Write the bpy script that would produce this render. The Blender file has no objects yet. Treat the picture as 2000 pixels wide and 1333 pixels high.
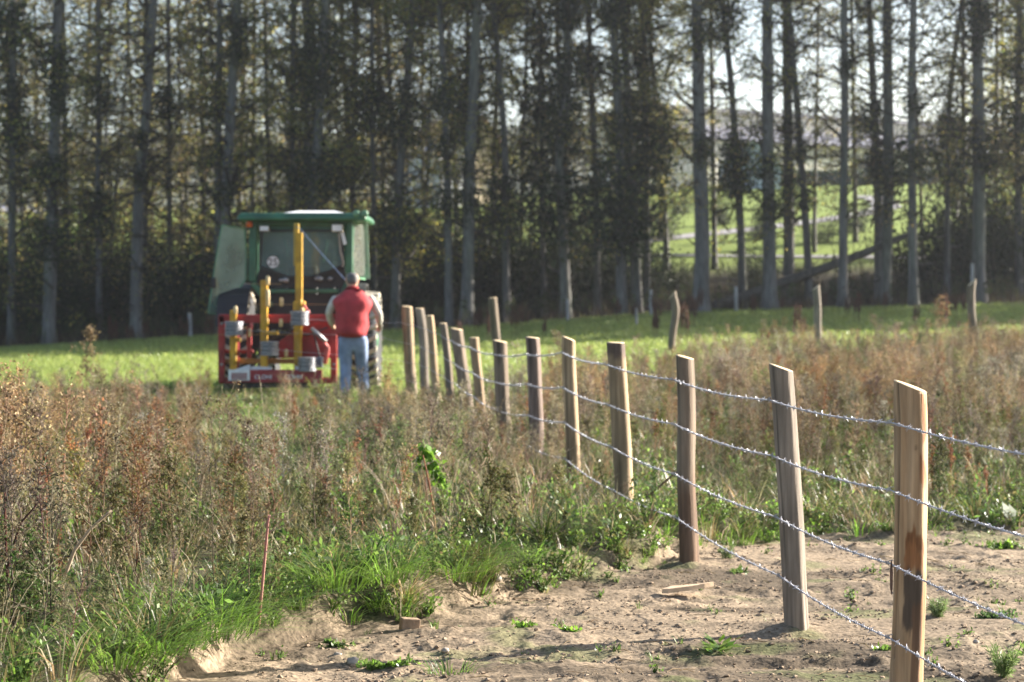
import bpy, bmesh, math, random
import numpy as np
from mathutils import Vector, Matrix, Euler

# ------------------------------------------------------------------ camera, world, sun
SC = bpy.context.scene
COL = SC.collection
R = math.radians
CAM_H, FPX, CY = 1.5, 4000.0, 666.5
PITCH = math.atan(76.5 / FPX)
cd = bpy.data.cameras.new('camera'); cam = bpy.data.objects.new('camera', cd); COL.objects.link(cam)
cam.location = (0, 0, CAM_H); cam.rotation_euler = (R(90) - PITCH, 0, 0)
cd.sensor_width = 36; cd.lens = 72; cd.clip_start = 0.1; cd.clip_end = 3000
cd.dof.use_dof = True; cd.dof.focus_distance = 8.0; cd.dof.aperture_fstop = 4.4; cd.dof.aperture_blades = 0
SC.camera = cam
SUN_EL, SUN_AZ = R(22), R(64)          # azimuth measured from +Y towards +X
W = bpy.data.worlds.new('World'); SC.world = W; W.use_nodes = True
nt = W.node_tree; nt.nodes.clear()
sky = nt.nodes.new('ShaderNodeTexSky'); sky.sky_type = 'NISHITA'; sky.sun_disc = False
sky.sun_elevation = SUN_EL; sky.sun_rotation = SUN_AZ; sky.air_density = 1.0; sky.dust_density = 2.0; sky.ozone_density = 1.5
bg = nt.nodes.new('ShaderNodeBackground'); bg.inputs[1].default_value = 0.06
wo = nt.nodes.new('ShaderNodeOutputWorld')
nt.links.new(sky.outputs[0], bg.inputs[0]); nt.links.new(bg.outputs[0], wo.inputs[0])
ld = bpy.data.lights.new('sun', 'SUN'); ld.energy = 5.0; ld.angle = R(0.5); ld.color = (1.0, 0.93, 0.82)
sun = bpy.data.objects.new('sun', ld); COL.objects.link(sun)
SDIR = Vector((math.sin(SUN_AZ) * math.cos(SUN_EL), math.cos(SUN_AZ) * math.cos(SUN_EL), math.sin(SUN_EL)))
sun.rotation_euler = SDIR.to_track_quat('Z', 'Y').to_euler()
SC.view_settings.view_transform = 'Standard'; SC.view_settings.look = 'None'
SC.view_settings.exposure = 2.22; SC.view_settings.gamma = 1.0
SC.cycles.use_denoising = True
SC.cycles.max_bounces = 6; SC.cycles.transparent_max_bounces = 12
SC.cycles.diffuse_bounces = 3; SC.cycles.glossy_bounces = 2; SC.cycles.transmission_bounces = 4
SC.cycles.caustics_reflective = False; SC.cycles.caustics_refractive = False

rng = np.random.default_rng(7); random.seed(7)

# ------------------------------------------------------------------ helpers
FW = Vector((0, math.cos(PITCH), -math.sin(PITCH))); UP = Vector((0, math.sin(PITCH), math.cos(PITCH)))
def ray(px, py):
    return FW + Vector((1, 0, 0)) * ((px - 1000) / FPX) + UP * ((CY - py) / FPX)
def at(px, py, Y):
    d = ray(px, py); return Vector((0, 0, CAM_H)) + d * (Y / d.y)
def wx(px, Y): return (px - 1000) / FPX * Y

def vnoise(x, y, seed=0):
    x = np.asarray(x, float); y = np.asarray(y, float)
    xi = np.floor(x).astype(np.int64); yi = np.floor(y).astype(np.int64)
    fx = x - xi; fy = y - yi; fx = fx * fx * (3 - 2 * fx); fy = fy * fy * (3 - 2 * fy)
    def h(a, b):
        n = (a * 374761393 + b * 668265263 + seed * 2147483647) & 0xffffffff
        n = ((n ^ (n >> 13)) * 1274126177) & 0xffffffff
        n = (n ^ (n >> 16)) & 0xffff
        return n / 65535.0
    return (h(xi, yi) * (1 - fx) + h(xi + 1, yi) * fx) * (1 - fy) + (h(xi, yi + 1) * (1 - fx) + h(xi + 1, yi + 1) * fx) * fy
def fbm(x, y, o=4, seed=0):
    s = 0; a = 0.5; t = 0
    for k in range(o):
        s = s + a * vnoise(np.asarray(x) * 2 ** k, np.asarray(y) * 2 ** k, seed + k); t += a; a *= 0.5
    return s / t
def sstep(a, b, x):
    t = np.clip((x - a) / (b - a), 0, 1); return t * t * (3 - 2 * t)

_EX = np.array([-30, -6, -1.99, -1.81, -1.54, -1.15, -.79, -.55, 0, .59, 1.28, 1.98, 2.4, 3.4, 12, 40])
_EY = np.array([-12, 3.8, 6.2, 6.6, 7.35, 8.65, 9.4, 9.65, 10.5, 11.4, 12.6, 13.2, 13.04, 13.6, 15.5, 22])
def edge_y(X): return np.interp(X, _EX, _EY)
def terrain(X, Y, fine=False):
    X = np.asarray(X, float); Y = np.asarray(Y, float)
    zf = np.interp(X, [-60, -19, -11, -2, 5.6, 19, 60], [-.8, -.25, .28, .6, 1.2, 1.55, 2.0])
    t = np.clip((Y - 17) / 58, 0, 1)
    z = t * zf
    z = z + np.interp(Y, [75, 79, 86, 100, 140, 155, 175, 230, 330, 430, 520, 900], [0, .5, 2.0, 3.7, 7.6, 8.9, 9.3, 10, 19, 37.5, 41, 41])
    d = Y - edge_y(X)
    side = np.where(X > 1.35, .05, .13) + .045 * np.exp(-((X + .45) / .7) ** 2)
    z = z + side * sstep(-.12, .2, d + .35 * (fbm(X * 2.2, Y * 2.2, 3, 5) - .5) + .22 * (fbm(X * 9, Y * 9, 3, 6) - .5)) * (1 - sstep(14, 24, Y))
    if fine:
        m = 1 - sstep(.1, .6, d)
        cmp_ = 1 - .8 * sstep(.44, .6, fbm(X * .8, Y * 1.9, 3, 13))
        for qx, qy in ((1.45, 7.5), (1.26, 9.33), (1.0, 11.6)): z = z + .028 * np.exp(-((X - qx) ** 2 + (Y - qy) ** 2) / .014) * (.5 + vnoise(X * 30, Y * 30, 8))
        near = 1 - sstep(14, 20, Y)
        z = z + near * m * (.085 * (fbm(X * .8, Y * 2.6, 3, 11) - .5) + cmp_ * .042 * (fbm(X * 4, Y * 9, 3, 21) - .5) + cmp_ * .017 * np.maximum(fbm(X * 15, Y * 18, 2, 31) - .52, 0) * 3 + cmp_ * .012 * (fbm(X * 26, Y * 26, 2, 33) - .5))
        z = z + near * .035 * np.exp(-((d - .05) / .3) ** 2) * (fbm(X * 11, Y * 11, 3, 47) - .5) * 2
        z = z + near * (1 - m) * .03 * (fbm(X * 4, Y * 4, 3, 41) - .5)
    return z
def H(x, y): return float(terrain(x, y, True))
def hit(px, py, y0=5.0, y1=420.0):
    d = ray(px, py); Y = y0
    while Y < y1:
        z = CAM_H + d.z / d.y * Y
        if z <= terrain(d.x / d.y * Y, Y): break
        Y *= 1.002
    return Vector((d.x / d.y * Y, Y, float(terrain(d.x / d.y * Y, Y))))

def tag(o, label=None, cat=None, group=None, kind=None):
    if label: o['label'] = label
    if cat: o['category'] = cat
    if group: o['group'] = group
    if kind: o['kind'] = kind
    return o
def empty(name, loc, rz=0.0, label=None, cat=None, group=None):
    o = bpy.data.objects.new(name, None); COL.objects.link(o); o.location = loc; o.rotation_euler = (0, 0, rz)
    o.empty_display_size = .2
    return tag(o, label, cat, group)

# ------------------------------------------------------------------ materials
def new_mat(name):
    m = bpy.data.materials.new(name); m.use_nodes = True
    t = m.node_tree; b = t.nodes['Principled BSDF']; return m, t, b
def noise_node(t, scale, detail=4, coord='Object', sc=(1, 1, 1)):
    tc = t.nodes.new('ShaderNodeTexCoord'); mp = t.nodes.new('ShaderNodeMapping'); mp.inputs['Scale'].default_value = sc
    n = t.nodes.new('ShaderNodeTexNoise'); n.inputs['Scale'].default_value = scale; n.inputs['Detail'].default_value = detail
    t.links.new(tc.outputs[coord], mp.inputs[0]); t.links.new(mp.outputs[0], n.inputs['Vector']); return n
def ramp(t, src, stops):
    r = t.nodes.new('ShaderNodeValToRGB'); e = r.color_ramp.elements
    while len(e) < len(stops): e.new(0.5)
    for k, (p, c) in enumerate(stops): e[k].position = p; e[k].color = (*c, 1)
    t.links.new(src, r.inputs[0]); return r
def mat(name, col, rough=.6, metal=0.0, var=.25, scale=6.0, bump=.0, sc=(1, 1, 1), spec=.4):
    m, t, b = new_mat(name)
    n = noise_node(t, scale, 5, 'Object', sc)
    lo = tuple(c * (1 - var) for c in col); hi = tuple(min(1, c * (1 + var)) for c in col)
    r = ramp(t, n.outputs[0], [(.3, lo), (.7, hi)]); t.links.new(r.outputs[0], b.inputs['Base Color'])
    b.inputs['Roughness'].default_value = rough; b.inputs['Metallic'].default_value = metal
    b.inputs['Specular IOR Level'].default_value = spec
    if bump:
        bp = t.nodes.new('ShaderNodeBump'); bp.inputs['Strength'].default_value = bump; bp.inputs['Distance'].default_value = .02
        t.links.new(n.outputs[0], bp.inputs['Height']); t.links.new(bp.outputs[0], b.inputs['Normal'])
    return m
def plant_mat(name, trans=.35, rough=.4, spec=.35):
    m, t, b = new_mat(name)
    a = t.nodes.new('ShaderNodeAttribute'); a.attribute_name = 'Col'
    t.links.new(a.outputs['Color'], b.inputs['Base Color'])
    b.inputs['Roughness'].default_value = rough; b.inputs['Specular IOR Level'].default_value = spec
    tr = t.nodes.new('ShaderNodeBsdfTranslucent'); t.links.new(a.outputs['Color'], tr.inputs[0])
    mx = t.nodes.new('ShaderNodeMixShader'); mx.inputs[0].default_value = trans
    t.links.new(b.outputs[0], mx.inputs[1]); t.links.new(tr.outputs[0], mx.inputs[2])
    t.links.new(mx.outputs[0], t.nodes['Material Output'].inputs[0]); return m
def attr_mat(name, rough=.8, nscale=30, namt=.35, bump=.2, sc=(1, 1, 1), spec=.2, dist=.01):
    m, t, b = new_mat(name)
    a = t.nodes.new('ShaderNodeAttribute'); a.attribute_name = 'Col'
    n = noise_node(t, nscale, 6, 'Object', sc)
    mr = t.nodes.new('ShaderNodeMapRange'); mr.inputs[1].default_value = .3; mr.inputs[2].default_value = .7
    mr.inputs[3].default_value = 1 - namt; mr.inputs[4].default_value = 1 + namt; t.links.new(n.outputs[0], mr.inputs[0])
    mu = t.nodes.new('ShaderNodeVectorMath'); mu.operation = 'SCALE'
    t.links.new(a.outputs['Color'], mu.inputs[0]); t.links.new(mr.outputs[0], mu.inputs['Scale'])
    t.links.new(mu.outputs[0], b.inputs['Base Color'])
    b.inputs['Roughness'].default_value = rough; b.inputs['Specular IOR Level'].default_value = spec
    if bump:
        bp = t.nodes.new('ShaderNodeBump'); bp.inputs['Strength'].default_value = bump; bp.inputs['Distance'].default_value = dist
        t.links.new(n.outputs[0], bp.inputs['Height']); t.links.new(bp.outputs[0], b.inputs['Normal'])
    return m

# ------------------------------------------------------------------ bulk meshes
class Geo:
    def __init__(s): s.V = []; s.Q = []; s.C = []; s.n = 0
    def add(s, V, Q, C):
        V = np.asarray(V, np.float32).reshape(-1, 3); Q = np.asarray(Q, np.int64).reshape(-1, 4)
        C = np.broadcast_to(np.asarray(C, np.float32), (len(V), 3))
        s.V.append(V); s.Q.append(Q + s.n); s.C.append(C); s.n += len(V); return s
    def arrays(s): return np.concatenate(s.V), np.concatenate(s.Q), np.concatenate(s.C)
    def mesh(s, name, m, smooth=False):
        V, Q, C = s.arrays(); me = bpy.data.meshes.new(name)
        me.vertices.add(len(V)); me.vertices.foreach_set('co', V.ravel())
        me.loops.add(len(Q) * 4); me.loops.foreach_set('vertex_index', Q.ravel().astype(np.int32))
        me.polygons.add(len(Q)); me.polygons.foreach_set('loop_start', (np.arange(len(Q)) * 4).astype(np.int32))
        if smooth: me.polygons.foreach_set('use_smooth', np.ones(len(Q), bool))
        a = me.color_attributes.new('Col', 'FLOAT_COLOR', 'POINT')
        a.data.foreach_set('color', np.concatenate([np.clip(C, 0, 1), np.ones((len(C), 1), np.float32)], 1).astype(np.float32).ravel())
        me.update(calc_edges=True); me.materials.append(m); return me
    def build(s, name, m, parent=None, smooth=False, loc=None):
        o = bpy.data.objects.new(name, s.mesh(name, m, smooth)); COL.objects.link(o)
        if parent is not None: o.parent = parent
        if loc is not None: o.location = loc
        return o
def tube(P, Rr, sides=3, col=(.3, .2, .1), cap=False):
    P = np.asarray(P, float); n = len(P); Rr = np.broadcast_to(np.asarray(Rr, float), (n,))
    T = np.gradient(P, axis=0); T /= np.linalg.norm(T, axis=1)[:, None] + 1e-9
    ref = np.where(np.abs(T[:, 2:3]) > .9, np.array([[1., 0, 0]]), np.array([[0, 0, 1.]]))
    if np.abs(T[:, 2]).max() > .9: ref = np.broadcast_to(np.array([[1., .01, 0]]), T.shape)
    if np.abs((T * ref).sum(1)).max() > .97: ref = np.broadcast_to(np.array([[.2, 1., 0.1]]), T.shape)
    A = np.cross(T, ref); A /= np.linalg.norm(A, axis=1)[:, None] + 1e-9; B = np.cross(T, A)
    th = np.arange(sides) / sides * 2 * np.pi
    V = P[:, None, :] + Rr[:, None, None] * (np.cos(th)[None, :, None] * A[:, None] + np.sin(th)[None, :, None] * B[:, None])
    i = np.arange(n - 1)[:, None] * sides; j = np.arange(sides)[None]; k = (j + 1) % sides
    Q = np.stack([i + j, i + k, i + sides + k, i + sides + j], -1).reshape(-1, 4)
    return V.reshape(-1, 3), Q, np.broadcast_to(np.asarray(col, float), (n * sides, 3))
def unit(v): return v / (np.linalg.norm(v, axis=-1, keepdims=True) + 1e-9)
def diamonds(c, d, s, L, Wd, col):
    """leaf-shaped quads from base c along d with side vector s; L, Wd per leaf; col per leaf (k,3)"""
    k = len(c); L = np.broadcast_to(L, (k,))[:, None]; Wd = np.broadcast_to(Wd, (k,))[:, None]
    V = np.stack([c, c + d * L * .45 + s * Wd * .5, c + d * L, c + d * L * .45 - s * Wd * .5], 1).reshape(-1, 3)
    return V, np.arange(4 * k).reshape(-1, 4), np.repeat(np.broadcast_to(np.asarray(col, float), (k, 3)), 4, 0)
def rdir(k, up=0.0):
    v = rng.normal(size=(k, 3)); v[:, 2] += up; return unit(v)
def sidev(d): return unit(np.cross(d, rng.normal(size=d.shape)))
def pick(cols, k, jit=.2):
    cols = np.asarray(cols, float); c = cols[rng.integers(0, len(cols), k)]
    return c * (1 + jit * rng.uniform(-1, 1, (k, 1))) * (1 + .06 * rng.uniform(-1, 1, (k, 3)))
def blades(n, h, spread, w, cols, lean=.6, segs=3, r0=.03):
    az = rng.uniform(0, 2 * np.pi, n); out = np.stack([np.cos(az), np.sin(az), 0 * az], 1)
    b = out * (r0 * np.sqrt(rng.uniform(0, 1, n)))[:, None]
    hh = h * rng.uniform(.55, 1.1, n); ll = lean * hh * rng.uniform(.2, 1.3, n) * spread
    t = np.linspace(0, 1, segs + 1); sv = np.stack([-np.sin(az + rng.uniform(-.8, .8, n)), np.cos(az), 0 * az], 1)
    P = b[:, None] + out[:, None] * (ll[:, None] * t ** 2)[..., None]
    P[..., 2] += hh[:, None] * (t - .28 * t ** 3 * np.clip(ll / hh, 0, 1.5)[:, None])
    ww = (w * rng.uniform(.6, 1.3, n))[:, None] * (1 - t ** 2 * .92)
    V = np.stack([P - sv[:, None] * ww[..., None] * .5, P + sv[:, None] * ww[..., None] * .5], 2).reshape(-1, 3)
    base = (np.arange(n) * (segs + 1) * 2)[:, None] + np.arange(segs)[None] * 2
    Q = np.stack([base, base + 1, base + 3, base + 2], -1).reshape(-1, 4)
    C = np.repeat(pick(cols, n, .25), (segs + 1) * 2, 0)
    return V, Q, C
def scatter(geo, protos, x, y, z, scale, tint=None, tilt=.08):
    """place random prototypes (V,Q,C) at points with random turn, tilt, size and colour tint"""
    n = len(x); idx = rng.integers(0, len(protos), n); a = rng.uniform(0, 2 * np.pi, n)
    tx = rng.normal(0, tilt, n); ty = rng.normal(0, tilt, n); sc = np.broadcast_to(scale, (n,))
    if tint is None: tint = np.ones((n, 3))
    for i, (V, Q, C) in enumerate(protos):
        w = np.where(idx == i)[0]
        if not len(w): continue
        c, s = np.cos(a[w])[:, None], np.sin(a[w])[:, None]
        X = (V[None, :, 0] * c - V[None, :, 1] * s); Yv = (V[None, :, 0] * s + V[None, :, 1] * c); Z = np.broadcast_to(V[None, :, 2], X.shape)
        X = X + Z * tx[w][:, None]; Yv = Yv + Z * ty[w][:, None]
        P = np.stack([X, Yv, Z], -1) * sc[w][:, None, None] + np.stack([x[w], y[w], z[w]], 1)[:, None]
        Qa = (Q[None] + (np.arange(len(w)) * len(V))[:, None, None]).reshape(-1, 4)
        Ca = (C[None] * tint[w][:, None]).reshape(-1, 3)
        geo.add(P.reshape(-1, 3), Qa, Ca)

# ------------------------------------------------------------------ hand-built parts
class MB:
    def __init__(s): s.b = bmesh.new()
    def box(s, c, d, rot=None, taper=None):
        r = bmesh.ops.create_cube(s.b, size=1)
        for v in r['verts']:
            k = Vector((v.co.x * d[0], v.co.y * d[1], v.co.z * d[2]))
            if taper and v.co.z > 0: k.x *= taper; k.y *= taper
            if rot: k.rotate(Euler(rot))
            v.co = k + Vector(c)
        return s
    def bar(s, a, b_, w, h=None, upv=(0, 0, 1)):
        a = Vector(a); b_ = Vector(b_); h = h or w; t = (b_ - a).normalized()
        u = Vector(upv); 
        if abs(t.dot(u)) > .95: u = Vector((0, 1, 0))
        sd = t.cross(u).normalized(); u = sd.cross(t)
        vs = [s.b.verts.new(p + sd * sx * w / 2 + u * sz * h / 2) for p in (a, b_) for sx, sz in ((-1, -1), (1, -1), (1, 1), (-1, 1))]
        for q in ((3, 2, 1, 0), (4, 5, 6, 7), (0, 1, 5, 4), (1, 2, 6, 5), (2, 3, 7, 6), (3, 0, 4, 7)): s.b.faces.new([vs[i] for i in q])
        return s
    def rings(s, rings, cap=True):
        L = [[s.b.verts.new(p) for p in r] for r in rings]; n = len(L[0])
        for a, b_ in zip(L, L[1:]):
            for i in range(n): s.b.faces.new((a[i], a[(i + 1) % n], b_[(i + 1) % n], b_[i]))
        if cap: s.b.faces.new(L[0][::-1]); s.b.faces.new(L[-1])
        return s
    def tube(s, pts, r, n=10):
        pts = [Vector(p) for p in pts]; rs = r if isinstance(r, (list, tuple)) else [r] * len(pts); out = []
        for i, p in enumerate(pts):
            t = (pts[min(i + 1, len(pts) - 1)] - pts[max(i - 1, 0)]).normalized()
            u = Vector((0, 0, 1)) if abs(t.z) < .9 else Vector((0, 1, 0))
            a = t.cross(u).normalized(); c = t.cross(a)
            out.append([p + (a * math.cos(q * 2 * math.pi / n) + c * math.sin(q * 2 * math.pi / n)) * rs[i] for q in range(n)])
        return s.rings(out)
    def lathe(s, o, axis, prof, n=24, cap=True):
        """prof: (distance along axis, radius)"""
        ax = Vector(axis).normalized(); u = Vector((0, 0, 1)) if abs(ax.z) < .9 else Vector((1, 0, 0))
        a = ax.cross(u).normalized(); c = ax.cross(a); o = Vector(o)
        return s.rings([[o + ax * h + (a * math.cos(q * 2 * math.pi / n) + c * math.sin(q * 2 * math.pi / n)) * r for q in range(n)] for h, r in prof], cap)
    def plate(s, pts, th):
        """outline points (3D) pushed along th (vector)"""
        th = Vector(th); a = [Vector(p) for p in pts]
        return s.rings([a, [p + th for p in a]])
    def sphere(s, c, r, u=12, v=8):
        rr = r if isinstance(r, (tuple, list)) else (r, r, r)
        q = bmesh.ops.create_uvsphere(s.b, u_segments=u, v_segments=v, radius=1)
        for w in q['verts']: w.co = Vector((w.co.x * rr[0], w.co.y * rr[1], w.co.z * rr[2])) + Vector(c)
        return s
    def build(s, name, m, parent=None, bevel=0, smooth=False, loc=None):
        bmesh.ops.recalc_face_normals(s.b, faces=s.b.faces[:])
        me = bpy.data.meshes.new(name); s.b.to_mesh(me); s.b.free(); me.materials.append(m)
        if smooth: me.polygons.foreach_set('use_smooth', [True] * len(me.polygons))
        o = bpy.data.objects.new(name, me); COL.objects.link(o)
        if parent is not None: o.parent = parent
        if loc is not None: o.location = loc
        if bevel:
            md = o.modifiers.new('bevel', 'BEVEL'); md.width = bevel; md.segments = 2; md.limit_method = 'ANGLE'
        return o
def text_obj(name, txt, size, m, parent, loc, rot, ext=.002):
    cu = bpy.data.curves.new(name, 'FONT'); cu.body = txt; cu.size = size; cu.align_x = 'CENTER'; cu.align_y = 'CENTER'; cu.extrude = ext; cu.offset = size * .012
    tmp = bpy.data.objects.new(name + '_tmp', cu); COL.objects.link(tmp)
    bpy.context.view_layer.update()
    me = bpy.data.meshes.new_from_object(tmp.evaluated_get(bpy.context.evaluated_depsgraph_get()))
    bpy.data.objects.remove(tmp); bpy.data.curves.remove(cu)
    me.name = name; me.materials.clear(); me.materials.append(m)
    o = bpy.data.objects.new(name, me); COL.objects.link(o); o.parent = parent; o.location = loc; o.rotation_euler = rot
    return o
# ------------------------------------------------------------------ ground sheet
def nonuni(parts):
    out = []
    for a, b, st in parts: out.append(np.arange(a, b, st))
    return np.concatenate(out)
gx = nonuni([(-900, -200, 50), (-200, -60, 8), (-60, -14, 1.5), (-14, -3.2, .3), (-3.2, 4.6, .026), (4.6, 14, .3), (14, 60, 1.5), (60, 200, 8), (200, 901, 50)])
gy = nonuni([(-40, 3, 3), (3, 7.2, .12), (7.2, 15, .028), (15, 22, .12), (22, 50, .5), (50, 160, 1.0), (160, 440, 8), (440, 1000, 40)])
GX, GY = np.meshgrid(gx, gy); GZ = terrain(GX, GY, True)
V = np.stack([GX, GY, GZ], -1).reshape(-1, 3)
nx, ny = len(gx), len(gy); ii = np.arange(ny - 1)[:, None] * nx + np.arange(nx - 1)[None]
Q = np.stack([ii, ii + 1, ii + nx + 1, ii + nx], -1).reshape(-1, 4)
x, y = V[:, 0], V[:, 1]
d = y - edge_y(x) + .35 * (fbm(x * 2.2, y * 2.2, 3, 5) - .5)
mD = (1 - sstep(-.1, .3, d))[:, None]
n1 = fbm(x * 1.3, y * 3.2, 4, 51)[:, None]; n2 = fbm(x * 7, y * 9, 3, 61)[:, None]
dirt = np.array([.21, .16, .11]) * (.72 + .56 * n1) * (.8 + .4 * n2)
damp = sstep(.50, .68, fbm(x * .8, y * 2.4, 3, 71))[:, None]
dirt = dirt * (1 - .5 * damp)
green = sstep(.58, .74, fbm(x * 3, y * 4, 3, 81))[:, None]
dirt = dirt * (1 - .45 * green) + np.array([.09, .12, .035]) * .45 * green
soil = np.array([.085, .075, .042]) * (.7 + .6 * n1)
mead = np.array([.075, .125, .022]) * (.75 + .5 * n1)
lawn = np.array([.16, .21, .045]) * (.8 + .4 * fbm(x * .3, y * .2, 3, 91)[:, None])
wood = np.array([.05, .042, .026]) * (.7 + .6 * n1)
far = np.array([.09, .10, .075]) * (.7 + .6 * n1)
def lerp(a, b, t): return a * (1 - t) + b * t
c = lerp(soil, dirt, mD)
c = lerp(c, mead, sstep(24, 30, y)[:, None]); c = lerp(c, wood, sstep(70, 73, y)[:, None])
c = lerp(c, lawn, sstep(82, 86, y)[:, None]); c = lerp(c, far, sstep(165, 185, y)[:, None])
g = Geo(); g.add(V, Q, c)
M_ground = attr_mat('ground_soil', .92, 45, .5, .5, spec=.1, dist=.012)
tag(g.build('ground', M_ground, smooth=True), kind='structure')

# ------------------------------------------------------------------ paths on the rise behind the wood
M_path = mat('gravel_path', (.22, .21, .215), .9, 0, .15, 3)
def path_sheet(px_pts, w, name='path'):
    P = [hit(px, py, 76) for px, py in px_pts]
    n = 14; Q_ = []
    for a, b in zip(P, P[1:]):
        for k in range(n): Q_.append(a.lerp(b, k / n))
    Q_.append(P[-1]); g = Geo(); vs = []
    for i, p in enumerate(Q_):
        t = (Q_[min(i + 1, len(Q_) - 1)] - Q_[max(i - 1, 0)]); t.z = 0; t.normalize(); sd = Vector((-t.y, t.x, 0))
        for s in (-1, 0, 1):
            q = p + sd * s * w / 2; vs.append((q.x, q.y, float(terrain(q.x, q.y)) + .05))
    m = len(Q_); q = []
    for i in range(m - 1):
        for s in (0, 1): q.append((i * 3 + s, i * 3 + s + 1, i * 3 + s + 4, i * 3 + s + 3))
    g.add(vs, q, (.36, .33, .31)); return tag(g.build(name, M_path), kind='structure')
path_sheet([(1120, 486), (1210, 480), (1300, 468), (1400, 457), (1500, 446), (1600, 433), (1690, 419), (1735, 407), (1720, 392), (1690, 384)], 1.6)
path_sheet([(900, 515), (1100, 510), (1300, 500), (1500, 503), (1750, 505), (1900, 506), (2080, 508)], .7)

# ------------------------------------------------------------------ buildings beyond the wood
M_wallw = mat('pale_cladding', (.85, .79, .70), .6, 0, .06, 1.2); M_roof = mat('slate_roof', (.15, .15, .18), .6, 0, .2, 2)
M_wallb = mat('bluish_render', (.42, .5, .58), .6, 0, .08, 1); M_dark = mat('dark_glass', (.05, .06, .07), .2, 0, .1, 2, spec=.6)
M_cream = mat('cream_render', (.62, .5, .36), .8, 0, .1, 1.5); M_grey = mat('pale_render', (.5, .5, .53), .8, 0, .1, 1.5); M_tile = mat('brown_tiles', (.24, .13, .09), .8, 0, .3, 4)
def zat(py, Y): return at(1000, py, Y).z
Yh = 158.0
x0, x1 = wx(1285, Yh), wx(2260, Yh); zg = float(terrain(wx(1650, Yh), Yh)) - .6
hall = empty('hall_building', (wx(1700, Yh), Yh, zg), 0, 'long pale hall with slate-blue lower roof seen between the poplar trunks', 'building'); hall.rotation_euler = (0, 0, R(33.5))
def L(x, y, z): return (x - wx(1700, Yh), y - Yh, z - zg)
z1, z2, z3 = zat(292, Yh), zat(264, Yh + 5), zat(236, Yh + 5)
b = MB(); b.box(L((x0 + x1) / 2, Yh + 2.5, (zg + z1) / 2), (x1 - x0, 5, z1 - zg))
for k in range(90):
    xx = x0 + (x1 - x0) * (k + .5) / 90; b.box(L(xx, Yh - .03, (zg + z1) / 2), (.06, .06, z1 - zg - .1))
b.build('wall', M_wallw, hall)
b = MB(); b.box(L((x0 + x1) / 2, Yh + 10, (zg + z3) / 2), (x1 - x0 - 1, 9.9, z3 - zg)); b.build('upper_wall', M_wallw, hall)
b = MB(); b.plate([L(x0 - .4, Yh - .5, z1), L(x1 + .4, Yh - .5, z1), L(x1 + .4, Yh + 5.02, z2), L(x0 - .4, Yh + 5.02, z2)], (0, 0, .14)); b.build('lower_roof', M_roof, hall)
b = MB(); b.box(L((x0 + x1) / 2, Yh + 10, z3 + .15), (x1 - x0 + .4, 10.6, .3)); b.build('roof', M_roof, hall)
for px in (1680, 1845, 1955):
    f = MB().box(L(wx(px, Yh), Yh - .08, zat(322, Yh)), (1.1, .1, 1.0)).build('window', M_dark, hall)
    MB().box(L(wx(px, Yh), Yh - .12, zat(322, Yh) - .55), (1.3, .16, .1)).build('sill', M_wallw, f)
Ya = 143.0; zg2 = float(terrain(wx(1470, Ya), Ya)) - .4
ann = empty('gabled_shed', (wx(1470, Ya), Ya, zg2), 0, 'small pale blue gabled shed left of the long hall', 'shed')
hw = 1.9; ze = zat(312, Ya) - zg2; zr = zat(276, Ya) - zg2
MB().plate([(-hw, 0, 0), (hw, 0, 0), (hw, 0, ze), (0, 0, zr), (-hw, 0, ze)], (0, 4.5, 0)).build('wall', M_wallb, ann)
b = MB(); b.plate([(-hw - .3, -.2, ze - .2), (0, -.2, zr + .06), (0, -.2, zr + .18), (-hw - .3, -.2, ze - .08)], (0, 4.9, 0)); b.plate([(hw + .3, -.2, ze - .2), (0.002, -.2, zr + .06), (.002, -.2, zr + .18), (hw + .3, -.2, ze - .08)], (0, 4.9, 0)); b.build('roof', M_roof, ann)
Yc = 140.0; zg3 = float(terrain(wx(945, Yc), Yc)) - .4
hs = empty('gabled_house', (wx(940, Yc), Yc, zg3), 0, 'cream and orange gabled house glimpsed through the trunks right of the tractor', 'house'); hs.rotation_euler = (0, 0, .6)
hw, ze, zr = 1.9, zat(290, Yc) - zg3, zat(232, Yc) - zg3
MB().plate([(-hw, 0, 0), (hw, 0, 0), (hw, 0, ze), (0, 0, zr), (-hw, 0, ze)], (0, 7, 0)).build('wall', M_cream, hs)
b = MB(); b.plate([(-hw - .3, -.3, ze - .3), (0, -.3, zr + .1), (0, -.3, zr + .28), (-hw - .3, -.3, ze - .12)], (0, 7.6, 0)); b.plate([(hw + .3, -.3, ze - .3), (.002, -.3, zr + .1), (.002, -.3, zr + .28), (hw + .3, -.3, ze - .12)], (0, 7.6, 0)); b.build('roof', M_tile, hs)
for sx in (-.8, .8): MB().box((sx, -.03, 1.6), (.7, .08, 1.1)).build('window', M_dark, hs)
zg4 = float(terrain(wx(893, Yc), Yc)) - .4
hs2 = empty('gabled_house', (wx(888, Yc), Yc - 3, zg4), 0, 'grey-white house gable just left of the cream house', 'house'); hs2.rotation_euler = (0, 0, .6)
hw, ze, zr = 1.1, zat(300, Yc) - zg4, zat(270, Yc) - zg4
MB().plate([(-hw, 0, 0), (hw, 0, 0), (hw, 0, ze), (0, 0, zr), (-hw, 0, ze)], (0, 5, 0)).build('wall', M_grey, hs2)
b = MB(); b.plate([(-hw - .2, -.2, ze - .2), (0, -.2, zr + .06), (0, -.2, zr + .2), (-hw - .2, -.2, ze - .06)], (0, 5.4, 0)); b.plate([(hw + .2, -.2, ze - .2), (.002, -.2, zr + .06), (.002, -.2, zr + .2), (hw + .2, -.2, ze - .06)], (0, 5.4, 0)); b.build('roof', M_roof, hs2)
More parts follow.
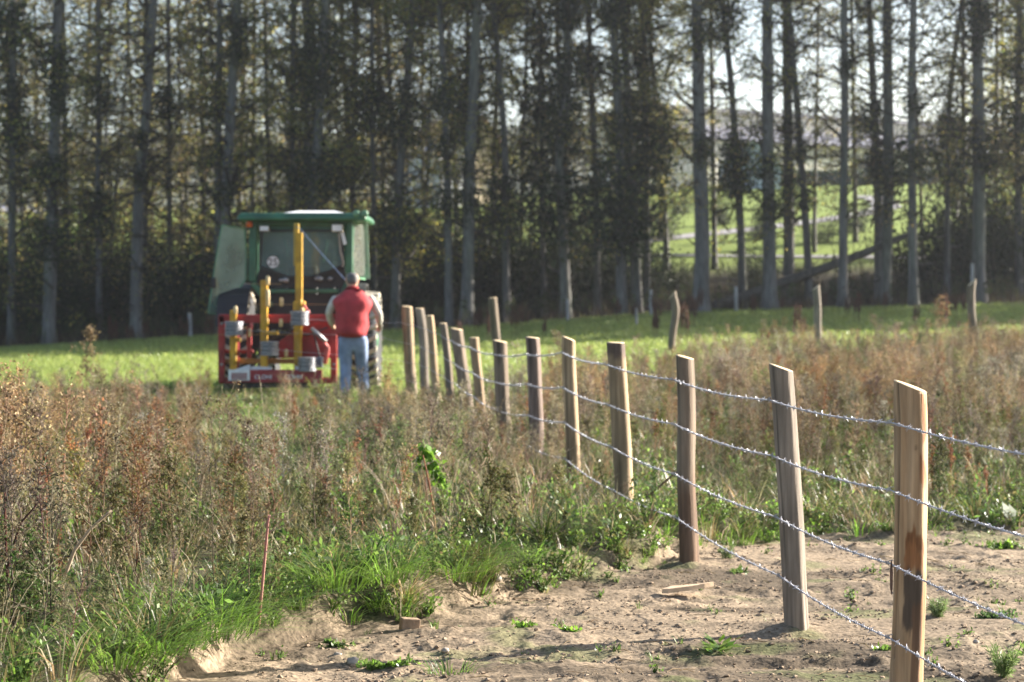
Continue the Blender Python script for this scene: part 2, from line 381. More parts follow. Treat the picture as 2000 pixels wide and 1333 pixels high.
Yd = 120.0; zg5 = float(terrain(wx(95, Yd), Yd)) - .3
sh = empty('white_shed', (wx(95, Yd), Yd, zg5), .6, 'low white shed glimpsed through the dark trees at far left', 'shed')
zt = zat(420, Yd) - zg5
MB().box((0, 1.5, zt / 2), (5.4, 3, zt)).build('wall', M_wallw, sh)
MB().plate([(-2.9, -.3, zt + .003), (2.9, -.3, zt + .003), (2.9, 3.3, zt + .5), (-2.9, 3.3, zt + .5)], (0, 0, .12)).build('roof', M_roof, sh)

# ------------------------------------------------------------------ foliage
M_leaf = plant_mat('tree_leaves', .6, .5, .12); M_ivy = plant_mat('ivy_leaves', .25, .55, .12)
M_weed = plant_mat('weed_foliage', .35, .6, .08); M_grass = plant_mat('grass_blades', .5, .4, .3)
M_bark = attr_mat('poplar_bark', .9, 9, .35, .6, (1, 1, .25), .1, .03)
OLIVE = [(.18, .20, .05), (.27, .26, .06), (.13, .17, .05), (.22, .20, .07), (.38, .32, .07), (.12, .15, .05)]
BROWN = [(.20, .17, .08), (.26, .20, .10), (.17, .17, .07), (.33, .26, .09), (.14, .12, .065), (.23, .24, .06)]
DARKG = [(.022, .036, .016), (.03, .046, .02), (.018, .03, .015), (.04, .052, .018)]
def make_crown(name, Hh, zlo, nbr, leaves, cols, rmax, lsz=.10, ntop=0, ltop=150):
    g = Geo(); wood = (.07, .062, .05); low = leaves
    for q_ in range(nbr + ntop):
        z0 = zlo + (Hh - zlo) * rng.uniform(0, 1) ** .9; leaves = low
        if q_ >= nbr: z0 = 12.5 + (Hh - 12.5) * rng.uniform(0, 1); leaves = ltop
        az = rng.uniform(0, 2 * np.pi); fr = (z0 - zlo) / (Hh - zlo)
        Lb = rmax * rng.uniform(.45, 1.0) * (1 - .55 * fr ** 2)
        up = rng.uniform(.1, 1.1) if rng.uniform() < .75 else rng.uniform(-.5, .1)
        dr = np.array([math.cos(az), math.sin(az), up]); dr /= np.linalg.norm(dr)
        t = np.linspace(0, 1, 6); P = np.array([0, 0, z0]) + dr * (Lb * t)[:, None]
        P[:, 2] += .35 * Lb * (t ** 2) * rng.uniform(-.9, .6); P[1:] += rng.normal(0, .07 * Lb, (5, 3)) * t[1:, None]
        g.add(*tube(P, .045 * (1 - .85 * t) + .006, 3, wood))
        nt_ = rng.integers(4, 8); ends = [P[-1]]
        for _k in range(nt_):
            tb = rng.uniform(.25, 1); b0 = P[0] + (P[-1] - P[0]) * tb; b0 = np.array([np.interp(tb, t, P[:, j]) for j in range(3)])
            e = b0 + unit(dr * .5 + rng.normal(0, .7, 3)) * rng.uniform(.3, .9) * (.5 + .25 * Lb)
            mid = (b0 + e) / 2 + rng.normal(0, .06, 3); g.add(*tube([b0, mid, e], [.014, .009, .004], 3, wood)); ends += [e, mid]
        ends = np.array(ends); k = leaves
        c = ends[rng.integers(0, len(ends), k)] + rng.normal(0, 1, (k, 3)) * np.array([.26, .26, .22]) * rng.uniform(.3, 1.25, (k, 1))
        dd = rdir(k, -.35); tone = rng.uniform(.65, 1.3)
        g.add(*diamonds(c, dd, sidev(dd), lsz * rng.uniform(.6, 1.4, k), lsz * .75 * rng.uniform(.6, 1.3, k), pick(cols, k, .25) * tone))
    return g.mesh(name, M_leaf)
def make_clump(name, r, n, cols, lsz=.11):
    g = Geo(); k = n; v = rdir(k) * (rng.uniform(.15, 1, (k, 1)) ** .55); v[:, 2] *= 1.15
    lob = 1 + .35 * np.sin(v[:, :1] * 7 + 1.3) * np.cos(v[:, 2:] * 6)
    dd = unit(v * .6 + rng.normal(0, .6, (k, 3)) + np.array([0, 0, -.3]))
    g.add(*diamonds(v * r * lob, dd, sidev(dd), lsz * rng.uniform(.6, 1.4, k), lsz * .7 * rng.uniform(.6, 1.3, k), pick(cols, k, .3)))
    for _ in range(14):
        e = rdir(1)[0] * r * rng.uniform(.9, 1.7); g.add(*tube([np.zeros(3), e * .5 + rng.normal(0, .05, 3), e], [.02, .012, .004], 3, (.08, .07, .055)))
    return g.mesh(name, M_ivy)
def make_shrub(name, w, h, n, cols, lsz=.10, nst=12):
    g = Geo()
    ends = []
    for _ in range(nst):
        az = rng.uniform(0, 6.283); rr = w * .5 * math.sqrt(rng.uniform(0, 1)); top = np.array([math.cos(az) * rr, math.sin(az) * rr * .7, h * rng.uniform(.55, 1.0) * (1 - .35 * (rr / (w * .5)) ** 2)])
        b0 = np.array([math.cos(az) * rr * .3, math.sin(az) * rr * .2, -.2]); mid = (b0 + top) / 2 + rng.normal(0, .12, 3)
        P = np.array([b0, b0 * .5 + mid * .5, mid, mid * .5 + top * .5, top]); g.add(*tube(P, [.03, .025, .02, .013, .005], 3, (.08, .065, .05)))
        for t in (.25, .4, .55, .7, .85, 1): ends.append(np.array([np.interp(t, np.linspace(0, 1, 5), P[:, j]) for j in range(3)]))
    ends = np.array(ends); k = n
    c = ends[rng.integers(0, len(ends), k)] + rng.normal(0, 1, (k, 3)) * np.array([.14 * w, .11 * w, .12 * h]) * .8
    c = c[c[:, 2] > 0]; k = len(c); dd = rdir(k, -.2)
    g.add(*diamonds(c, dd, sidev(dd), lsz * rng.uniform(.6, 1.4, k), lsz * .7 * rng.uniform(.6, 1.3, k), pick(cols, k, .3)))
    return g.mesh(name, M_ivy)
rng = np.random.default_rng(21)
# ------------------------------------------------------------------ the poplar wood
CR_SPARSE = [make_crown('crown', 22, 2.6, 74, 60, OLIVE if k % 2 else BROWN, 2.5, .10, 75, 330) for k in range(4)]
CR_MID = [make_crown('crown', 21, 2.0, 80, 85, [OLIVE, BROWN][k % 2], 2.6, .11, 60, 300) for k in range(3)]
CR_DENSE = [make_crown('crown', 21, .8, 84, 42, [BROWN, OLIVE, BROWN + OLIVE][k % 3], 2.7, .12) for k in range(4)]
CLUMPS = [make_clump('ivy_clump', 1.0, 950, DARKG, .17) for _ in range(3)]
def add_mesh(name, me, parent, loc=(0, 0, 0), rz=0.0, sc=(1, 1, 1)):
    o = bpy.data.objects.new(name, me); COL.objects.link(o); o.parent = parent; o.location = loc; o.rotation_euler = (0, 0, rz); o.scale = sc; return o
def trunk_geo(P, r, sides=10, seed=0):
    """P: local axis points from below ground to the top"""
    n = len(P); g = Geo(); f = np.linspace(0, 1, n)
    rad = r * (1 - .62 * f) * (1 + .35 * np.exp(-np.maximum(P[:, 2], 0) / .5))
    V, Q, _ = tube(P, rad, sides)
    ang = np.tile(np.arange(sides), n); zz = np.repeat(P[:, 2], sides)
    ctr = np.repeat(P, sides, 0); w = 1 + .16 * (vnoise(ang * .9 + seed * 7, zz * .5, seed) - .5) + .10 * (vnoise(ang * 2.1, zz * 2.3, seed + 3) - .5)
    V = ctr + (V - ctr) * w[:, None]
    c = np.array([.115, .11, .105]) * (.6 + .8 * vnoise(ang * .7 + seed, zz * 1.1, seed + 9))[:, None]
    lich = sstep(.55, .8, vnoise(ang * .5, zz * .4, seed + 5))[:, None]
    c = c * (1 - .4 * lich) + np.array([.12, .13, .09]) * .4 * lich
    g.add(V, Q, c)
    for _ in range(9 if sides > 8 else 3):
        k = rng.uniform(.08, .55); a0 = rng.uniform(0, 6.283); b0 = np.array([np.interp(k, f, P[:, j]) for j in range(3)]); L_ = rng.uniform(.2, .7); e = b0 + np.array([math.cos(a0), math.sin(a0), rng.uniform(-.2, .6)]) * (r + L_)
        g.add(*tube([b0, (b0 + e) / 2 + np.array([0, 0, rng.uniform(-.08, .08)]), e], [.05, .032, .012], 4, (.08, .072, .065)))
    return g
def front_tree(pts, wpx, Y, label, kind, ivy=(), rz=None):
    pts = [(float(a), float(b)) for a, b in pts]; bx = wx(pts[-1][0], Y); bz = H(bx, Y)
    root = empty('poplar_tree', (bx, Y, bz), 0, label, 'tree', 'poplars of the front row of the wood')
    zs = [at(a, b, Y).z for a, b in pts][::-1]; xs = [wx(a, Y) for a, b in pts][::-1]
    slope = np.clip((xs[-1] - xs[0]) / max(zs[-1] - zs[0], 1), -.06, .06)
    z = np.concatenate([np.linspace(bz - .3, bz + 1.2, 5), np.linspace(bz + 1.9, bz + 22.5, 22)])
    xx = np.interp(z, zs, xs); over = z > zs[-1]; xx[over] = xs[-1] + slope * (z[over] - zs[-1])
    k = 5; xp = np.pad(xx, 1, mode='edge'); xx = (xp[:-2] + 2 * xx + xp[2:]) / 4
    s = rng.integers(0, 999)
    yy = .25 * (vnoise(z * .12, 0 * z, s) - .5)
    P = np.stack([xx - bx, yy - yy[0], z - bz], 1); r = wpx / FPX * Y / 2 * 1.12
    trunk_geo(P, r, 10, s).build('trunk', M_bark, root, True)
    pool = {'s': CR_SPARSE, 'm': CR_MID, 'd': CR_DENSE}[kind]
    mx = P[int(len(P) * .6), 0]
    add_mesh('crown', pool[rng.integers(0, len(pool))], root, (mx * .6, 0, 0), rng.uniform(0, 6.28), (1, 1, rng.uniform(.95, 1.05)))
    extra = [(rng.uniform(-20, 420), rng.uniform(.3, .7)) for _ in range(1)]
    for (iy, ir) in list(ivy) + extra:
        zz = at(1000, iy, Y).z - bz; xi = np.interp(zz, P[:, 2], P[:, 0])
        ir *= .85; add_mesh('ivy_clump', CLUMPS[rng.integers(0, 3)], root, (xi + rng.uniform(-.2, .2) * ir, -.15, zz), rng.uniform(0, 6.28), (ir, ir, ir * rng.uniform(.85, 1.5)))
    return root
FT = [
 ([(30, 0), (28, 300), (22, 655)], 16, 76, 'dark slim poplar at the far left edge of the wood', 'd', [(60, 1.0), (250, .8)]),
 ([(115, 0), (105, 300), (95, 655)], 24, 72, 'dim poplar with a pale patch low on its trunk, left of the taller grey-stemmed one', 'd', [(120, .8), (330, .7), (470, .9)]),
 ([(196, 0), (192, 350), (195, 650)], 13, 77, 'thin dark poplar between the pale-footed poplar and the leaning grey trunk', 'd', [(420, .8)]),
 ([(300, 0), (292, 130), (281, 260), (268, 400), (266, 645)], 23, 73, 'smooth grey poplar leaning left towards its foot, well left of the tractor', 'd', [(350, .4)]),
 ([(330, 0), (331, 300), (330, 640)], 11, 79, 'slender dark poplar just right of the leaning grey trunk', 'd', [(200, .7)]),
 ([(432, 0), (428, 250), (424, 640)], 15, 75, 'narrow poplar rising directly behind the open cab door', 'd', [(300, .5)]),
 ([(466, 0), (452, 200), (441, 420), (436, 640)], 24, 73, 'stout grey poplar rising behind the left corner of the cab roof', 'd', [(100, .6), (380, .5)]),
 ([(573, 0), (572, 300), (568, 640)], 11, 74, 'thin poplar with a sunlit right edge above the middle of the cab roof', 'm', [(250, .4)]),
 ([(603, 0), (600, 250), (597, 640)], 15, 76, 'dark poplar in the close trio above the cab roof, its middle stem', 'm', [(110, .7)]),
 ([(638, 0), (627, 200), (611, 400), (606, 640)], 22, 73, 'grey poplar leaning left at its foot, right stem of the trio above the cab roof', 'm', [(90, .8), (340, 1.2)]),
 ([(697, 0), (690, 300), (686, 640)], 12, 78, 'slim shaded poplar above the right edge of the cab roof', 'm', [(180, .6), (330, 1.1)]),
 ([(728, 0), (728, 200), (733, 640)], 11, 76, 'thin poplar just right of the cab, half lost in brown leaves', 'm', [(200, .9)]),
 ([(806, 0), (797, 160), (786, 280), (776, 420), (772, 625)], 19, 74, 'grey poplar leaning right at the top, over the far end of the fence', 'm', [(240, .9), (430, .9)]),
 ([(858, 0), (867, 150), (874, 330), (877, 610)], 16, 72, 'straight dark poplar right of the far fence posts, its crown thin', 's', [(185, .6), (400, .6)]),
 ([(914, 0), (913, 250), (908, 600)], 13, 77, 'thin dark poplar partly hidden behind a stouter grey stem', 's', [(140, 1.0), (230, .9)]),
 ([(932, 0), (924, 200), (916, 350), (915, 500), (912, 608)], 25, 72, 'stout pale grey poplar with a lighter foot, right of the fence\'s far end', 's', [(400, .5)]),
 ([(963, 0), (975, 140), (988, 300), (986, 420), (990, 600)], 15, 74, 'poplar leaning left at the top, in front of the cream house', 's', [(400, .9)]),
 ([(1055, 0), (1057, 200), (1062, 600)], 12, 76, 'slim poplar carrying three dark ivy balls near the middle of the wood', 's', [(40, .6), (90, .7), (200, 1.2), (330, 1.1)]),
 ([(1097, 0), (1112, 60), (1108, 160), (1090, 300), (1100, 450), (1105, 600)], 21, 73, 'crooked poplar with a kink near the top and a thick ivy mass', 's', [(20, .7), (150, .8), (250, .9), (410, 1.4)]),
 ([(1147, 0), (1154, 150), (1163, 350), (1167, 600)], 13, 75, 'thin slightly leaning poplar between the crooked one and the forked pair', 's', [(150, .6), (400, .7)]),
 ([(1194, 0), (1203, 120), (1210, 250), (1212, 400), (1214, 590)], 20, 72, 'left stem of the close dark pair of poplars, rough with ivy', 's', [(30, .6), (130, .6), (390, 1.3), (440, 1.5)]),
 ([(1214, 0), (1224, 150), (1232, 300), (1240, 450), (1244, 590)], 19, 73, 'right stem of the close dark pair of poplars, smooth and grey', 's', [(320, .6)]),
 ([(1256, 0), (1258, 200), (1262, 400), (1264, 590)], 14, 76, 'slim poplar with two small ivy tufts, left of the thickest trunk', 's', [(70, .6), (130, .5), (270, 1.2), (310, 1.2)]),
 ([(1360, 0), (1364, 150), (1366, 300), (1372, 450), (1368, 595)], 30, 70, 'thickest grey poplar trunk, standing alone right of the middle', 's', [(70, .5)]),
 ([(1408, 0), (1420, 100), (1430, 200), (1438, 330), (1447, 460), (1450, 570)], 16, 74, 'poplar curving left towards its top, right of the thickest trunk', 's', [(40, .9), (330, .9), (350, .8)]),
 ([(1497, 0), (1498, 200), (1501, 400), (1504, 590)], 26, 71, 'broad straight poplar with a twin groove, where the fallen trunk starts', 's', [(400, .7)]),
 ([(1534, 0), (1538, 200), (1541, 400), (1540, 560)], 22, 75, 'dark straight poplar just right of the broad grooved one', 's', [(250, .5)]),
 ([(1537, 0), (1552, 170), (1562, 300), (1574, 450), (1580, 565)], 15, 73, 'slanting poplar crossing its dark straight neighbour near the top', 's', [(390, .4)]),
 ([(1646, 0), (1648, 200), (1646, 400), (1646, 580)], 18, 71, 'lone straight poplar with a clear stem, crossed by the fallen trunk', 's', [(120, .3)]),
 ([(1695, 0), (1702, 150), (1712, 330), (1716, 570)], 17, 74, 'left poplar of the touching pair before the lawn path\'s end', 's', [(230, .7)]),
 ([(1729, 0), (1731, 200), (1733, 400), (1728, 570)], 23, 73, 'thicker right poplar of the touching pair, forked branch on its right', 's', [(340, .7)]),
 ([(1782, 0), (1779, 200), (1781, 400), (1784, 578)], 18, 70, 'straight grey poplar with a whitish band round its foot', 's', [(310, .9)]),
 ([(1876, 0), (1865, 80), (1850, 180), (1848, 350), (1850, 565)], 12, 75, 'thin poplar bending right towards its top, near the right edge', 's', [(300, .9)]),
 ([(1906, 0), (1909, 150), (1912, 300), (1911, 560)], 27, 72, 'thick dark poplar wrapped in twigs near the right edge', 'm', [(60, .8), (300, .7)]),
 ([(1990, 0), (1984, 250), (1990, 560)], 15, 76, 'last poplar at the right edge, hidden in dark leaves', 'm', [(130, .9), (260, 1.2)]),
 ([(2080, 0), (2080, 570)], 22, 74, 'poplar just past the right edge of the wood\'s view', 'm', [(200, .9)]),
 ([(-60, 0), (-60, 650)], 22, 75, 'poplar just past the left edge of the wood\'s view', 'd', [(200, .9)]),
]
for t in FT[:-2]: front_tree(*t)
# back rows: one stem per tree, shared crowns
def back_tree(px, Y, kind, label, group, sc=1.0):
    X = wx(px, Y); z = H(X, Y); root = empty('back_tree', (X, Y, z), 0, label, 'tree', group)
    n = 12; zz = np.linspace(-.3, 20 * sc, n); s = int(rng.integers(0, 999)); P = np.stack([1.2 * (vnoise(zz * .08, 0 * zz, s) - .5), .6 * (vnoise(zz * .08, 0 * zz, s + 1) - .5), zz], 1); P[:, :2] -= P[0, :2]
    trunk_geo(P, rng.uniform(.07, .15), 7, s).build('trunk', M_bark, root, True)
    pool = {'s': CR_SPARSE, 'm': CR_MID, 'd': CR_DENSE}[kind]
    add_mesh('crown', pool[rng.integers(0, len(pool))], root, (0, 0, -1.0 if kind == 'd' else 0), rng.uniform(0, 6.28), (sc * 1.1, sc * 1.1, sc))
    return root
for row, Y0 in enumerate((82, 89, 98, 108)):
    st = (78, 80, 86, 92, 100)[row]
    for px in np.arange(-90 + 31 * row, 830, st):
        back_tree(px + rng.uniform(-22, 22), Y0 + rng.uniform(-2.5, 2.5), 'd', 'slender brown-leaved tree in the dense back rows behind the tractor', 'dense back rows of the wood', rng.uniform(.85, 1.05))
for row, Y0 in enumerate((83, 93)):
    for px in np.arange(850 + 40 * row, 1330, 92 + 10 * row):
        back_tree(px + rng.uniform(-25, 25), Y0 + rng.uniform(-3, 3), 'm', 'thin leafy tree in the looser back rows behind the fence line', 'looser back rows of the wood', rng.uniform(.75, .95))
for px, Y0 in ((1395, 84), (1590, 88), (1670, 92), (1800, 86), (1880, 84), (1945, 84), (1985, 88), (2040, 84), (1960, 96)):
    back_tree(px, Y0, 'm' if px > 1890 else 's', 'spindly tree behind the right-hand poplars, hung with small leaves', 'spindly trees at the right of the wood', rng.uniform(.8, .95))
# the wood goes on past both sides of the view and shades the meadow
for k, px in enumerate(list(range(2120, 3000, 75)) + list(range(3000, 4300, 110))):
    back_tree(px, (74, 79, 84)[k % 3] + rng.uniform(-2, 2), 'm', 'poplar of the wood standing on beyond the right edge of the view', 'poplars beyond the right edge', 1.0)
# fallen trunk
P = np.array([at(px, py, 72.5 + k * .1) for k, (px, py) in enumerate([(1395, 600), (1450, 583), (1530, 552), (1610, 524), (1690, 494), (1745, 470), (1790, 452)])])
g = Geo(); g.add(*tube(P, np.array([13, 12, 10, 9, 8, 6, 4]) / FPX * 73, 9, (.09, .08, .07)))
for k in range(26):
    t = rng.uniform(.35, 1); b0 = np.array([np.interp(t, np.linspace(0, 1, 7), P[:, j]) for j in range(3)]); e = b0 + np.array([rng.uniform(-.3, .9), rng.uniform(-.5, .5), rng.uniform(.2, 1.1)])
    g.add(*tube([b0, (b0 + e) / 2 + rng.normal(0, .08, 3), e], [.025, .015, .005], 3, (.08, .07, .06)))
tag(g.build('fallen_trunk', M_bark, smooth=True), 'dark fallen trunk leaning up to the right across the poplar feet', 'fallen trunk')

# shrubs of the wood edge
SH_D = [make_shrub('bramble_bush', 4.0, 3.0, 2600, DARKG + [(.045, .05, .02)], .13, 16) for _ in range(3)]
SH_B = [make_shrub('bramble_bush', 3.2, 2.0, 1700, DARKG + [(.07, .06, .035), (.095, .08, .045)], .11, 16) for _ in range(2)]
def shrub(px, Y, s, label, pool=SH_D, group=None, zs=1.0):
    X = wx(px, Y); o = bpy.data.objects.new('bramble_bush', pool[rng.integers(0, len(pool))]); COL.objects.link(o)
    o.location = (X, Y, H(X, Y) - .1); o.rotation_euler = (0, 0, rng.uniform(0, 6.28)); o.scale = (s, s, s * zs)
    tag(o, label, 'bush', group)
for px in np.arange(-60, 800, 62):
    shrub(px + rng.uniform(-15, 15), 77 + rng.uniform(-1, 4), rng.uniform(.8, 1.15), 'dark leafy bush in the undergrowth under the dense left trees', SH_D, 'bushes under the dense left trees')
for px in np.arange(215, 900, 75):
    shrub(px + rng.uniform(-15, 15), 84 + rng.uniform(-1, 5), rng.uniform(.9, 1.3), 'dark leafy bush in the undergrowth under the dense left trees', SH_D, 'bushes under the dense left trees')
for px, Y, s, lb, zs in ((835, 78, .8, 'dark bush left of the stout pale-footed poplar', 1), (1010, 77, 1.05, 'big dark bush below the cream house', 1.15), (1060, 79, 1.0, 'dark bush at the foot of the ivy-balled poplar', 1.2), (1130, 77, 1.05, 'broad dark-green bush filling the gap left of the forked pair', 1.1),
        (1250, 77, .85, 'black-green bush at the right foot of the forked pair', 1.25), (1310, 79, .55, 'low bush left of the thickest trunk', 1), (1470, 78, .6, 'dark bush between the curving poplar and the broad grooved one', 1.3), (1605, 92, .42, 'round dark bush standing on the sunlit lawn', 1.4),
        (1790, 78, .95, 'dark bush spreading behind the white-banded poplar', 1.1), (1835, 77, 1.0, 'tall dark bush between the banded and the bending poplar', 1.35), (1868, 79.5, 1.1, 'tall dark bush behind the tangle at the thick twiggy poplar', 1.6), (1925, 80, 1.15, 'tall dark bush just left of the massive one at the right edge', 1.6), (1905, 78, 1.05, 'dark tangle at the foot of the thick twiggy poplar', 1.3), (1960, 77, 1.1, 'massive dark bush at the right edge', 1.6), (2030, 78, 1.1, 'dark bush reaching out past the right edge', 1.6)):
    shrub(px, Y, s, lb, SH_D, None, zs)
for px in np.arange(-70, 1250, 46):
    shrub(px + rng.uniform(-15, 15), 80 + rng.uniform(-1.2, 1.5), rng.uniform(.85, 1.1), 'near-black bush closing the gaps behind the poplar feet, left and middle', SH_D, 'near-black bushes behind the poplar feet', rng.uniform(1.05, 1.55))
for px, py, s in ((1330, 418, .5), (1415, 440, .45), (1530, 425, .4), (1665, 455, .5), (1290, 470, .6), (1480, 470, .5)):
    q = hit(px, py, 84); shrub(px, q.y, s, 'dark shrub standing on the sunlit lawn beyond the poplars', SH_D, 'shrubs on the sunlit lawn', 1.3)
for px in np.arange(860, 1990, 58):
    shrub(px + rng.uniform(-20, 20), 76 + rng.uniform(-.5, 1.5), rng.uniform(.42, .62), 'low brownish bramble in the shade between the poplar feet', SH_B, 'low brambles between the poplar feet', .9)
g_ = [make_shrub('garden_bush', 3.2, 2.4, 2000, [(.16, .26, .04), (.2, .3, .05), (.12, .2, .03)], .12) for _ in range(1)][0]
g_.materials[0] = M_leaf
for px, py, Y, s, lb in ((55, 462, 112, 1.0, 'sunlit light-green bush before the white shed'), (135, 458, 113, 1.1, 'brighter green bush right of the one before the shed'), (715, 470, 100, .8, 'light green bush glimpsed right of the cab')):
    X = wx(px, Y); o = bpy.data.objects.new('garden_bush', g_); COL.objects.link(o); o.location = (X, Y, H(X, Y) - .1); o.scale = (s, s, s); tag(o, lb, 'bush')
# clipped hedge before the hall
g = Geo(); k = 9000; Yg = 149.0; xa, xb = wx(1500, Yg), wx(2100, Yg); zb = H(wx(1700, Yg), Yg)
c = np.stack([rng.uniform(xa, xb, k), Yg + rng.uniform(-.6, .6, k), zb - .2 + 1.15 * rng.uniform(0, 1, k) ** .7], 1); dd = rdir(k, .2)
g.add(*diamonds(c, dd, sidev(dd), .3 * rng.uniform(.6, 1.3, k), .2, pick([(.03, .06, .045), (.04, .075, .05), (.025, .05, .035)], k, .2)))
tag(g.build('hedge', M_ivy), 'long clipped dark hedge below the white hall', 'hedge')
rng = np.random.default_rng(33)
# ------------------------------------------------------------------ weeds, grass, meadow
def mugwort(h, cols, stemc, nb=18, leaf=.022, per=11, dens=1.0):
    g = Geo(); t = np.linspace(0, 1, 6); P = np.stack([rng.normal(0, .05) * h * t ** 2 + rng.normal(0, .008, 6), rng.normal(0, .05) * h * t ** 2 + rng.normal(0, .008, 6), h * t], 1)
    g.add(*tube(P, .0045 * (1 - .6 * t), 3, stemc))
    for _ in range(nb):
        tb = rng.uniform(.22, 1) ** .8; b0 = np.array([np.interp(tb, t, P[:, j]) for j in range(3)]); az = rng.uniform(0, 6.283)
        Lb = h * rng.uniform(.10, .30) * (1.15 - .7 * tb); d = unit(np.array([math.cos(az), math.sin(az), rng.uniform(.5, 1.7)]))
        e = b0 + d * Lb + np.array([0, 0, rng.uniform(-.15, .1) * Lb]); m = (b0 + e) / 2 + rng.normal(0, .07 * Lb, 3)
        g.add(*tube([b0, m, e], [.0022, .0017, .001], 3, stemc))
        k = max(3, int(per * dens)); tt = rng.uniform(.25, 1.05, k)[:, None]; c = b0 * (1 - tt) + e * tt + rng.normal(0, .010, (k, 3)) + (m - (b0 + e) / 2) * (1 - (2 * tt - 1) ** 2)
        dd = unit(d * .5 + rng.normal(0, .7, (k, 3))); g.add(*diamonds(c, dd, sidev(dd), leaf * rng.uniform(.5, 1.5, k), leaf * .5 * rng.uniform(.5, 1.5, k), pick(cols, k, .3)))
    return g.arrays()
def herb(h, cols, n=110, leaf=.05, spread=.16):
    g = Geo()
    for _ in range(7):
        az = rng.uniform(0, 6.283); r = spread * rng.uniform(.2, 1); top = np.array([math.cos(az) * r, math.sin(az) * r, h * rng.uniform(.5, 1)])
        t = np.linspace(0, 1, 4); P = top * t[:, None] ** np.array([1.5, 1.5, 1.0]); g.add(*tube(P, .003 * (1 - .5 * t), 3, np.array(cols[0]) * .8))
        k = n // 7; tt = rng.uniform(.15, 1.0, k); c = np.stack([np.interp(tt, t, P[:, j]) for j in range(3)], 1) + rng.normal(0, .015, (k, 3)); dd = rdir(k, .15)
        g.add(*diamonds(c, dd, sidev(dd), leaf * rng.uniform(.5, 1.4, k), leaf * .5 * rng.uniform(.6, 1.3, k), pick(cols, k, .25)))
    return g.arrays()
def tuft(n, h, w, cols, lean=.7, spread=1.0, r0=.05):
    return blades(n, h, spread, w, cols, lean, 3, r0)
def straw(h, cols, n=4):
    g = Geo()
    for _ in range(n):
        az = rng.uniform(0, 6.283); ln = rng.uniform(.1, .8); t = np.linspace(0, 1, 7); hh = h * rng.uniform(.7, 1.1); o = np.array([math.cos(az), math.sin(az)])
        P = np.stack([o[0] * ln * hh * t ** 2.2, o[1] * ln * hh * t ** 2.2, hh * (t - .25 * ln * t ** 3)], 1); c = pick(cols, 1, .15)[0]
        g.add(*tube(P, .003 * (1 - .7 * t) + .0006, 3, c)); k = 16; tt = rng.uniform(.72, 1, k); cc = np.stack([np.interp(tt, t, P[:, j]) for j in range(3)], 1)
        dd = unit((P[-1] - P[-3]) * 3 + rng.normal(0, .35, (k, 3))); g.add(*diamonds(cc, dd, sidev(dd), .028, .006, c * .9))
    return g.arrays()
def dock(h, cols, n=150):
    g = Geo(); t = np.linspace(0, 1, 5); P = np.stack([rng.normal(0, .03) * t ** 2, rng.normal(0, .03) * t ** 2, h * t], 1); g.add(*tube(P, .005 * (1 - .5 * t), 3, cols[0]))
    for j in range(6):
        tb = rng.uniform(.35, .8); b0 = P[-1] * tb; az = rng.uniform(0, 6.283); e = b0 + np.array([math.cos(az) * .06, math.sin(az) * .06, .22]) * h * rng.uniform(.6, 1.1); g.add(*tube([b0, e], [.003, .0015], 3, cols[0]))
        k = n // 7; tt = rng.uniform(.15, 1, k)[:, None]; c = b0 * (1 - tt) + e * tt + rng.normal(0, .010, (k, 3)); dd = rdir(k); g.add(*diamonds(c, dd, sidev(dd), .026, .02, pick(cols, k, .3)))
    k = n // 4; tt = rng.uniform(.45, 1, k); c = P[-1] * tt[:, None] + rng.normal(0, .011, (k, 3)); dd = rdir(k); g.add(*diamonds(c, dd, sidev(dd), .026, .02, pick(cols, k, .3)))
    return g.arrays()
BRN = [(0.231, 0.164, 0.084), (0.285, 0.209, 0.112), (0.178, 0.124, 0.066), (0.258, 0.192, 0.103), (0.329, 0.249, 0.133), (0.196, 0.152, 0.066)]
PUR = [(0.16, 0.118, 0.076), (0.198, 0.152, 0.099), (0.129, 0.095, 0.061), (0.228, 0.182, 0.122), (0.106, 0.08, 0.052)]
RST = [(0.27, 0.126, 0.054), (0.234, 0.099, 0.045), (0.198, 0.09, 0.05), (0.306, 0.162, 0.072)]
RED = [(.20, .09, .06), (.25, .12, .075), (.16, .075, .05)]
OLV = [(0.162, 0.149, 0.06), (0.128, 0.128, 0.047), (0.212, 0.183, 0.081), (0.111, 0.115, 0.038)]
PAL = [(0.357, 0.306, 0.204), (0.425, 0.365, 0.246), (0.315, 0.264, 0.17), (0.281, 0.255, 0.162)]
GRN = [(.095, .16, .03), (.13, .21, .04), (.075, .13, .025), (.17, .25, .06), (.12, .18, .05)]
DGR = [(.05, .085, .022), (.065, .11, .03), (.06, .09, .035)]
LIM = [(.17, .30, .035), (.21, .36, .05), (.14, .26, .03)]
MED = [(.24, .29, .07), (.28, .34, .09), (.20, .26, .06), (.31, .36, .12)]
P_mug = [mugwort(rng.uniform(.55, .95), c, s, 22, .018, 14) for c, s in ((BRN, (.2, .14, .1)), (PUR, (.19, .12, .1)), (BRN + PUR, (.22, .16, .12)), (BRN + OLV, (.2, .15, .09)), (PAL + PUR, (.26, .2, .15)), (PUR, (.22, .1, .08)), (BRN + RST, (.24, .13, .08)), (PAL + BRN, (.28, .22, .15)))]
P_olv = [mugwort(rng.uniform(.4, .7), OLV if k % 2 else OLV + GRN, (.14, .13, .06), 22, .022, 13) for k in range(4)] + [herb(.35, OLV + GRN, 140, .03) for _ in range(2)]
P_red = [mugwort(rng.uniform(.5, .75), c, (.2, .07, .05), 14, .026, 10) for c in (RST, RED, RST + BRN)] + [dock(.75, RST + RED) for _ in range(2)]
P_herb = [herb(rng.uniform(.2, .4), GRN + OLV, 150, .032) for _ in range(3)] + [herb(.28, DGR + GRN, 150, .035) for _ in range(2)]
